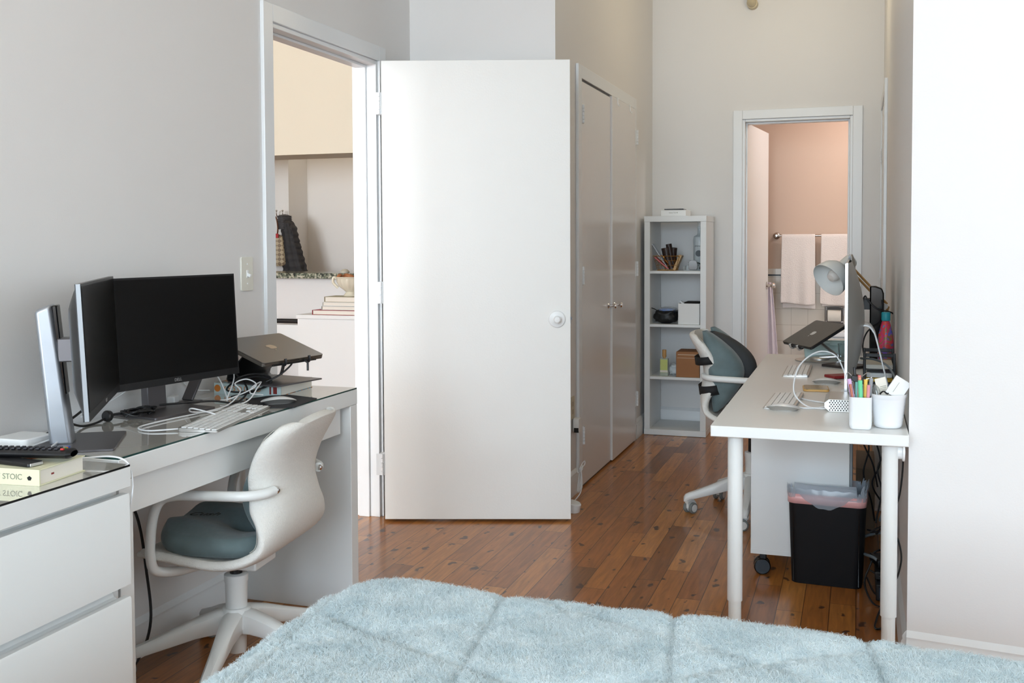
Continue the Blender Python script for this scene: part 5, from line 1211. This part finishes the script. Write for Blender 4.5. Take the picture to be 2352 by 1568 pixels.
# ================================================================== bathroom
t = thing('towel_bar', 'nickel towel bar on the bathroom wall', 'towel bar', (-.30, 8.5, 1.335))
b = MB(); b.cyl((-.32, -.065, 0), (.42, -.065, 0), .008, 16); b.build('rod', M_STEEL, t)
for x in (-.32, .42): b = MB(Matrix.Translation((x, 0, 0)) @ Matrix.Rotation(R(90), 4, 'X')); b.lathe([(0, 0), (.026, 0), (.028, .004), (.024, .014), (.012, .020), (.010, .05), (.016, .058), (.018, .068), (.012, .078), (0, .080)], n=28); b.build('bracket', M_STEEL, t)
def towel(x0, x1, zb, zb2, label, sd):
    b = MB()
    Y = 8.435
    def f(u, v):
        x = x0+(x1-x0)*v; wv = .006*math.sin(v*9+sd)+.004*math.sin(v*17+sd*2)
        if u < .47: z_ = zb2+(1.335-zb2)*(u/.47); k = 1-u/.47; return (x-.006*k*(1 if v < .5 else -.6), Y-.017-wv*k*.8-.004*k, z_+.008*math.sin(v*5+sd)*k)
        if u < .53: a = PI*(u-.47)/.06; return (x, Y-.017*math.cos(a), 1.335+.013*math.sin(a))
        z_ = 1.335-(1.335-zb)*((u-.53)/.47); k = (u-.53)/.47; return (x+.006*k, Y+.017+wv*k*.5, z_+.006*math.sin(v*4)*k)
    b.grid(f, 50, 28); return tag(b.build('hand_towel', M_TOWEL, solid=.006, subsurf=1), label, 'towel')
towel(-.578, -.325, .762, .800, 'pale pink towel hanging by the bathroom door knob', 1.0)
towel(-.280, .02, .78, .800, 'pale pink towel partly hidden behind the lamp shade', 2.6)
t = thing('toilet_paper_holder', 'chrome recessed paper holder in the tiled wall', 'paper holder', (-.178, 8.485, .718))
b = MB()
for x0_, x1_, z0_, z1_ in ((-.072, .072, -.075, -.055), (-.072, .072, .055, .075), (-.072, -.055, -.055, .055), (.055, .072, -.055, .055)): b.box(x0_, x1_, -.010, -.001, z0_, z1_)
b.build('frame', M_CHROME, t, bevel=.003)
b = MB(); b.box(-.055, .055, -.004, -.001, -.055, .055); b.build('recess', mat('dark recess', (60, 54, 50), .3, .8), t)
t = thing('toilet_paper', 'cream paper roll in the chrome holder', 'toilet paper', (-.178, 8.452, .712)); b = MB(); b.cyl((-.050, 0, 0), (.050, 0, 0), .045, 32); b.build('roll', M_PAPER, t, bevel=.003)
t = thing('toilet', 'white toilet tank and bowl behind the long desk', 'toilet', (-.05, 8.30, 0))
b = MB(); b.box(-.24, .24, -.02, .17, .26, .56); b.build('tank', M_CERAM, t, bevel=.015)
b = MB(); b.box(-.255, .255, -.035, .175, .561, .600); b.build('tank_lid', M_CERAM, t, bevel=.008)
b = MB(); b.lathe([(0, 0), (.12, 0), (.11, .10), (.16, .25), (.19, .36), (0, .37)], (0, -.25, 0), 36, squash=1.2); b.build('bowl', M_CERAM, t)
b = MB(); b.lathe([(0, .372), (.19, .372), (.195, .385), (.18, .40), (0, .402)], (0, -.25, 0), 36, squash=1.2); b.build('seat', M_PLAST, t)
t = thing('hanging_cloth', 'pale lilac cloth hanging from the knob of the bathroom door', 'cloth', (-.70, 8.12, 0))
b = MB()
def f(u, v): 
    w_ = .030+.075*(1-u)**.8; return (.05+w_*(v-.3)*1.3-.01, .03+.012*math.sin(v*16), .18+.80*u)
b.grid(f, 12, 40); b.build('cloth', mat('lilac cloth', (226, 212, 216), .9), t, solid=.003)


# ================================================================== kitchen seen through the left doorway
t = thing('cabinet', 'white cabinet with books and a bowl beyond the left doorway', 'cabinet', (-3.48, 6.88, 0))
b = MB(); b.box(-.402, .46, -.205, .27, .02, .746); b.build('body', M_WHITE, t, bevel=.002)
b = MB(); b.box(-.408, .466, -.218, .27, .747, .775); b.build('top_panel', M_WHITE, t, bevel=.002)
b = MB(); b.box(-.40, .458, -.2075, -.2055, .10, .744); b.build('front_panel', M_WHITE, t)
ZK = .775; kx, ky = -3.48, 6.88
def kbook(x0, x1, y0, y1, z0, z1, mc, label):
    t = thing('book', label, 'book', ((x0+x1)/2, (y0+y1)/2, z0)); w = (x1-x0)/2; d_ = (y1-y0)/2; h = z1-z0
    b = MB(); b.box(-w+.006, w-.002, -d_+.004, d_-.002, .003, h-.003); b.build('pages', M_PAPER, t)
    b = MB(); b.box(-w, w, -d_, d_, 0, .003); b.box(-w, w, -d_, d_, h-.003, h); b.box(-w-.001, -w+.003, -d_, d_, 0, h); b.build('cover', mc, t, bevel=.001)
z0 = ZK+.0005
kbook(-3.77, -3.42, 6.69, 6.93, z0, z0+.034, mat('crimson cover', (160, 30, 50), .4), 'white-paged book with crimson covers at the bottom of the kitchen stack')
kbook(-3.70, -3.42, 6.70, 6.90, z0+.035, z0+.063, mat('pale grey cover', (206, 206, 200), .5), 'pale grey book second in the kitchen stack')
kbook(-3.695, -3.42, 6.705, 6.90, z0+.064, z0+.092, mat('white cover', (232, 232, 230), .4), 'white book third in the kitchen stack')
kbook(-3.675, -3.42, 6.70, 6.88, z0+.093, z0+.132, mat('khaki cover', (176, 168, 140), .6), 'khaki old book at the top of the kitchen stack')
t = thing('bowl', 'cream footed bowl with carved leaves on the kitchen books', 'bowl', (-3.505, 6.79, z0+.133))
b = MB()
prof = [(0, 0), (.052, 0), (.055, .006), (.045, .018), (.036, .030), (.052, .045), (.088, .075), (.102, .110), (.104, .128), (.112, .138), (.108, .142), (.096, .128), (.082, .08), (.03, .045), (0, .043)]
b.lathe(prof, n=64)
for v_ in b.bm.verts:
    r_ = math.hypot(v_.co.x, v_.co.y)
    if .05 < r_ and .05 < v_.co.z < .125:
        a = math.atan2(v_.co.y, v_.co.x); k = 1+.035*math.cos(14*a); v_.co.x *= k; v_.co.y *= k
b.build('body', M_CREAM, t)
b = MB(); b.tube([(-.104, -.02, .130), (-.125, -.03, .135), (-.128, -.03, .10), (-.108, -.025, .075), (-.095, -.02, .06)], .010, 10); b.build('handle', M_CREAM, t)
random.seed(3)
for k in range(9):
    x, y = random.uniform(-.07, .07), random.uniform(-.06, .06)
    b = MB(Matrix.Translation((-3.505+x, 6.79+y, z0+.133+.138+random.uniform(-.005, .012))) @ Matrix.Rotation(random.uniform(0, 6), 4, 'Z') @ Matrix.Rotation(random.uniform(-.5, .5), 4, 'Y')); b.sph((0, 0, 0), .020, (1.5, .9, .8), 8)
    tag(b.build('dried_orange' if 0 else 'walnut', mat('brown nut', (176, 112, 70), .6, bump=.4, bscale=60)), 'brown dried piece heaped in the cream bowl', 'dried fruit', 'dried pieces in the cream bowl')
t = thing('chair_back', 'white chair with a black rounded top rail beyond the doorway', 'chair', (-4.05, 6.95, 0))
b = MB(); b.tube([(-.35, 0, .70), (.0, 0, .702), (.08, 0, .690), (.115, 0, .66)], .018, 12); b.build('top_rail', M_BLACK, t)
b = MB(); b.box(-.32, .10, -.01, .02, .45, .675); b.build('back_panel', M_WHITE, t, bevel=.004)
for x in (-.30, .09): b = MB(); b.box(x-.015, x+.015, -.015, .015, 0, .45); b.build('leg', M_BLACK, t)
t = thing('hand_bag', 'black bag hanging low in front of the kitchen cabinet', 'bag', (-4.00, 6.64, 0)); 
b = MB(); b.tube([(0, 0, .60), (.03, 0, .50), (.01, 0, .38), (-.02, 0, .30)], .012, 8); b.build('strap', M_STRAP, t)
b = MB(); b.box(-.09, .06, -.04, .04, .002, .32); b.build('body', M_STRAP, t, bevel=.02)
t = thing('shell', 'small pale object on the granite ledge', 'ornament', (-3.82, 7.30, 1.0625)); b = MB(); b.lathe([(0, 0), (.035, 0), (.036, .010), (.022, .024), (0, .028)], n=24); b.build('body', mat('pale stone', (206, 200, 184), .6), t)
# coats on hooks
t = thing('coat_rack', 'row of metal coat hooks in the entry', 'coat hooks', (-5.15, 8.6, 1.56))
b = MB(); b.box(-.20, .062, -.014, 0, -.03, .03); b.build('rail', M_WALL, t, bevel=.003)
for x in (-.15, -.085, -.02, .045):
    b = MB(); b.tube([(x, -.012, -.01), (x, -.05, -.025), (x+.004, -.075, .0), (x+.006, -.078, .03)], .005, 8); b.sph((x+.006, -.078, .034), .009, n=8); b.tube([(x, -.012, .0), (x, -.03, -.05), (x, -.055, -.045)], .005, 8); b.build('hook', M_STEEL, t)
t = thing('jacket', 'dark grey quilted jacket hanging in the entry', 'jacket', (-5.035, 8.50, 1.56))
def coat(cx, wt, wb, dp, zt_, zb_, nm, m, parent, folds=7, sd=0):
    b = MB()
    def f(u, v):
        a = 2*PI*v; k = u**.7; hw = wt+(wb-wt)*k
        q = 1+.10*math.sin(folds*a+sd)*min(1, u*2)+.04*math.sin(folds*2*a)
        pf = .012*math.sin(u*60)
        e = min(1, math.sin(min(1, u*8)*PI/2)+.0)
        return (cx(u)+(hw*e*q+pf*.4)*math.cos(a), (dp*e*q+pf*.3)*math.sin(a)-.02, zt_+(zb_-zt_)*u)
    b.grid(f, 60, 48); return b.build(nm, m, parent, weld=True, ang=70)
coat(lambda u: .0+.10*u, .03, .125, .07, -.01, -.62, 'body', M_DARKCOAT, t)
coat(lambda u: .055+.10*u, .02, .055, .05, -.06, -.60, 'sleeve', M_DARKCOAT, t, 5, 1)
coat(lambda u: -.02+.01*u, .05, .06, .08, .0, -.14, 'hood', mat('grey lining', (76, 74, 76), .8), t, 5, 2)
t = thing('tote_bag', 'tan patterned tote bag hanging beside the jacket', 'bag', (-5.145, 8.44, 1.54))
b = MB()
def f(u, v):
    a = 2*PI*v; hw = .085+.03*u; e = math.sin(min(1, u*8+.15)*PI/2)*math.sin(min(1, (1-u)*8+.3)*PI/2)**.5
    return (.02+hw*e*math.cos(a), -.02+.035*e*math.sin(a), -.16-.30*u)
b.grid(f, 24, 40); b.build('body', M_MONO, t, weld=True)
b = MB(); b.tube([(-.04, -.03, -.17), (-.03, -.02, -.06), (.03, -.02, -.005), (.06, -.03, -.10), (.06, -.05, -.20)], .007, 8); b.build('strap', mat('brown leather', (96, 60, 40), .5), t)
b = MB(); b.box(.04, .08, -.058, -.052, -.20, -.16); b.build('tag_patch', mat('red tag', (170, 30, 36), .5), t)
# ================================================================== bed
t = thing('bed', 'bed frame and mattress under the fleece comforter', 'bed', (-.24, 1.02, 0))
bx0, bx1, by0, by1 = -.97+.24, .56+.24, .02-1.02, 1.97-1.02
b = MB(); b.box(bx0, bx1, by0, by1, .30, .55); b.build('mattress', mat('mattress cloth', (224, 222, 218), .9), t, bevel=.05, seg=4)
b = MB(); b.box(bx0-.01, bx1+.01, by0-.01, by1+.01, .16, .295); b.build('frame', mat('white bed frame', (220, 218, 214), .5), t, bevel=.01)
for x in (bx0+.04, bx1-.04):
    for y in (by0+.05, by1-.05): b = MB(); b.box(x-.025, x+.025, y-.025, y+.025, 0, .159); b.build('leg', MATS['white bed frame'], t)
X0, X1, Y0, Y1 = -1.045, .64, .02, 2.045
ZT = .590
def seam_d(x, y):
    # triangular quilting: three families of parallel seams
    s = .40; best = 9
    for a, o_ in ((R(8), .05), (R(68), .12), (R(128), .22)):
        q = (x*math.cos(a)+y*math.sin(a)+o_)/(s*.866); d_ = abs(q-round(q))*s*.866; best = min(best, d_)
    return best
def comf(u, v):
    ov = .15
    x = X0-ov+(X1-X0+2*ov)*u; y = Y0-.02+(Y1-Y0+ov+.02)*v
    sk = -.050*(x-X0)*max(0, v)
    # rounded corner outline
    cx = min(max(x, X0+.17), X1-.17); cy = min(y, Y1-.17)
    dx, dy = x-cx, y-cy; r_ = math.hypot(dx, dy)
    out = 0
    if r_ > .17:
        out = r_-.17; k = (.17+.045*math.tanh(out*5)) / r_; xx, yy = cx+dx*k, cy+dy*k
    else: xx, yy = x, y
    d_ = seam_d(x, y); puff = .014*(1-math.exp(-(d_/.013)**1.1))
    edge = max(0, (r_-.06)/.11) if r_ > .06 else 0
    z = ZT-.010+puff+.010*noise.noise(Vector((x*2.2, y*2.2, 1)))+.0025*noise.noise(Vector((x*9, y*9, 3)))
    z -= .030*min(1, edge)**2.2
    if out > 0: z -= min(.40, out*2.4)
    # the near left rim slumps a little
    return (xx, yy+sk, z)
b = MB(); b.grid(comf, 300, 330)
cf = b.build('comforter', M_FUR, subsurf=0, ang=180)
tag(cf, 'fluffy pale aqua quilted comforter on the bed in the foreground', 'comforter')
# pile of the fleece
vg = cf.vertex_groups.new(name='pile')
for v_ in cf.data.vertices:
    if v_.co.y > 1.0 and v_.co.z > .42: vg.add([v_.index], 1.0, 'REPLACE')
ps_m = cf.modifiers.new('pile', 'PARTICLE_SYSTEM'); ps = cf.particle_systems[0]; st = ps.settings
st.type = 'HAIR'; st.count = 90000; st.hair_length = .0045; st.hair_step = 3; st.render_step = 2
ps.vertex_group_density = 'pile'
st.child_type = 'SIMPLE'; st.rendered_child_count = 7; st.child_percent = 1; st.child_radius = .010; st.roughness_2 = .002; st.clump_factor = .35
st.roughness_endpoint = .003; st.brownian_factor = .002
st.root_radius = .55; st.tip_radius = .10; st.radius_scale = .0011
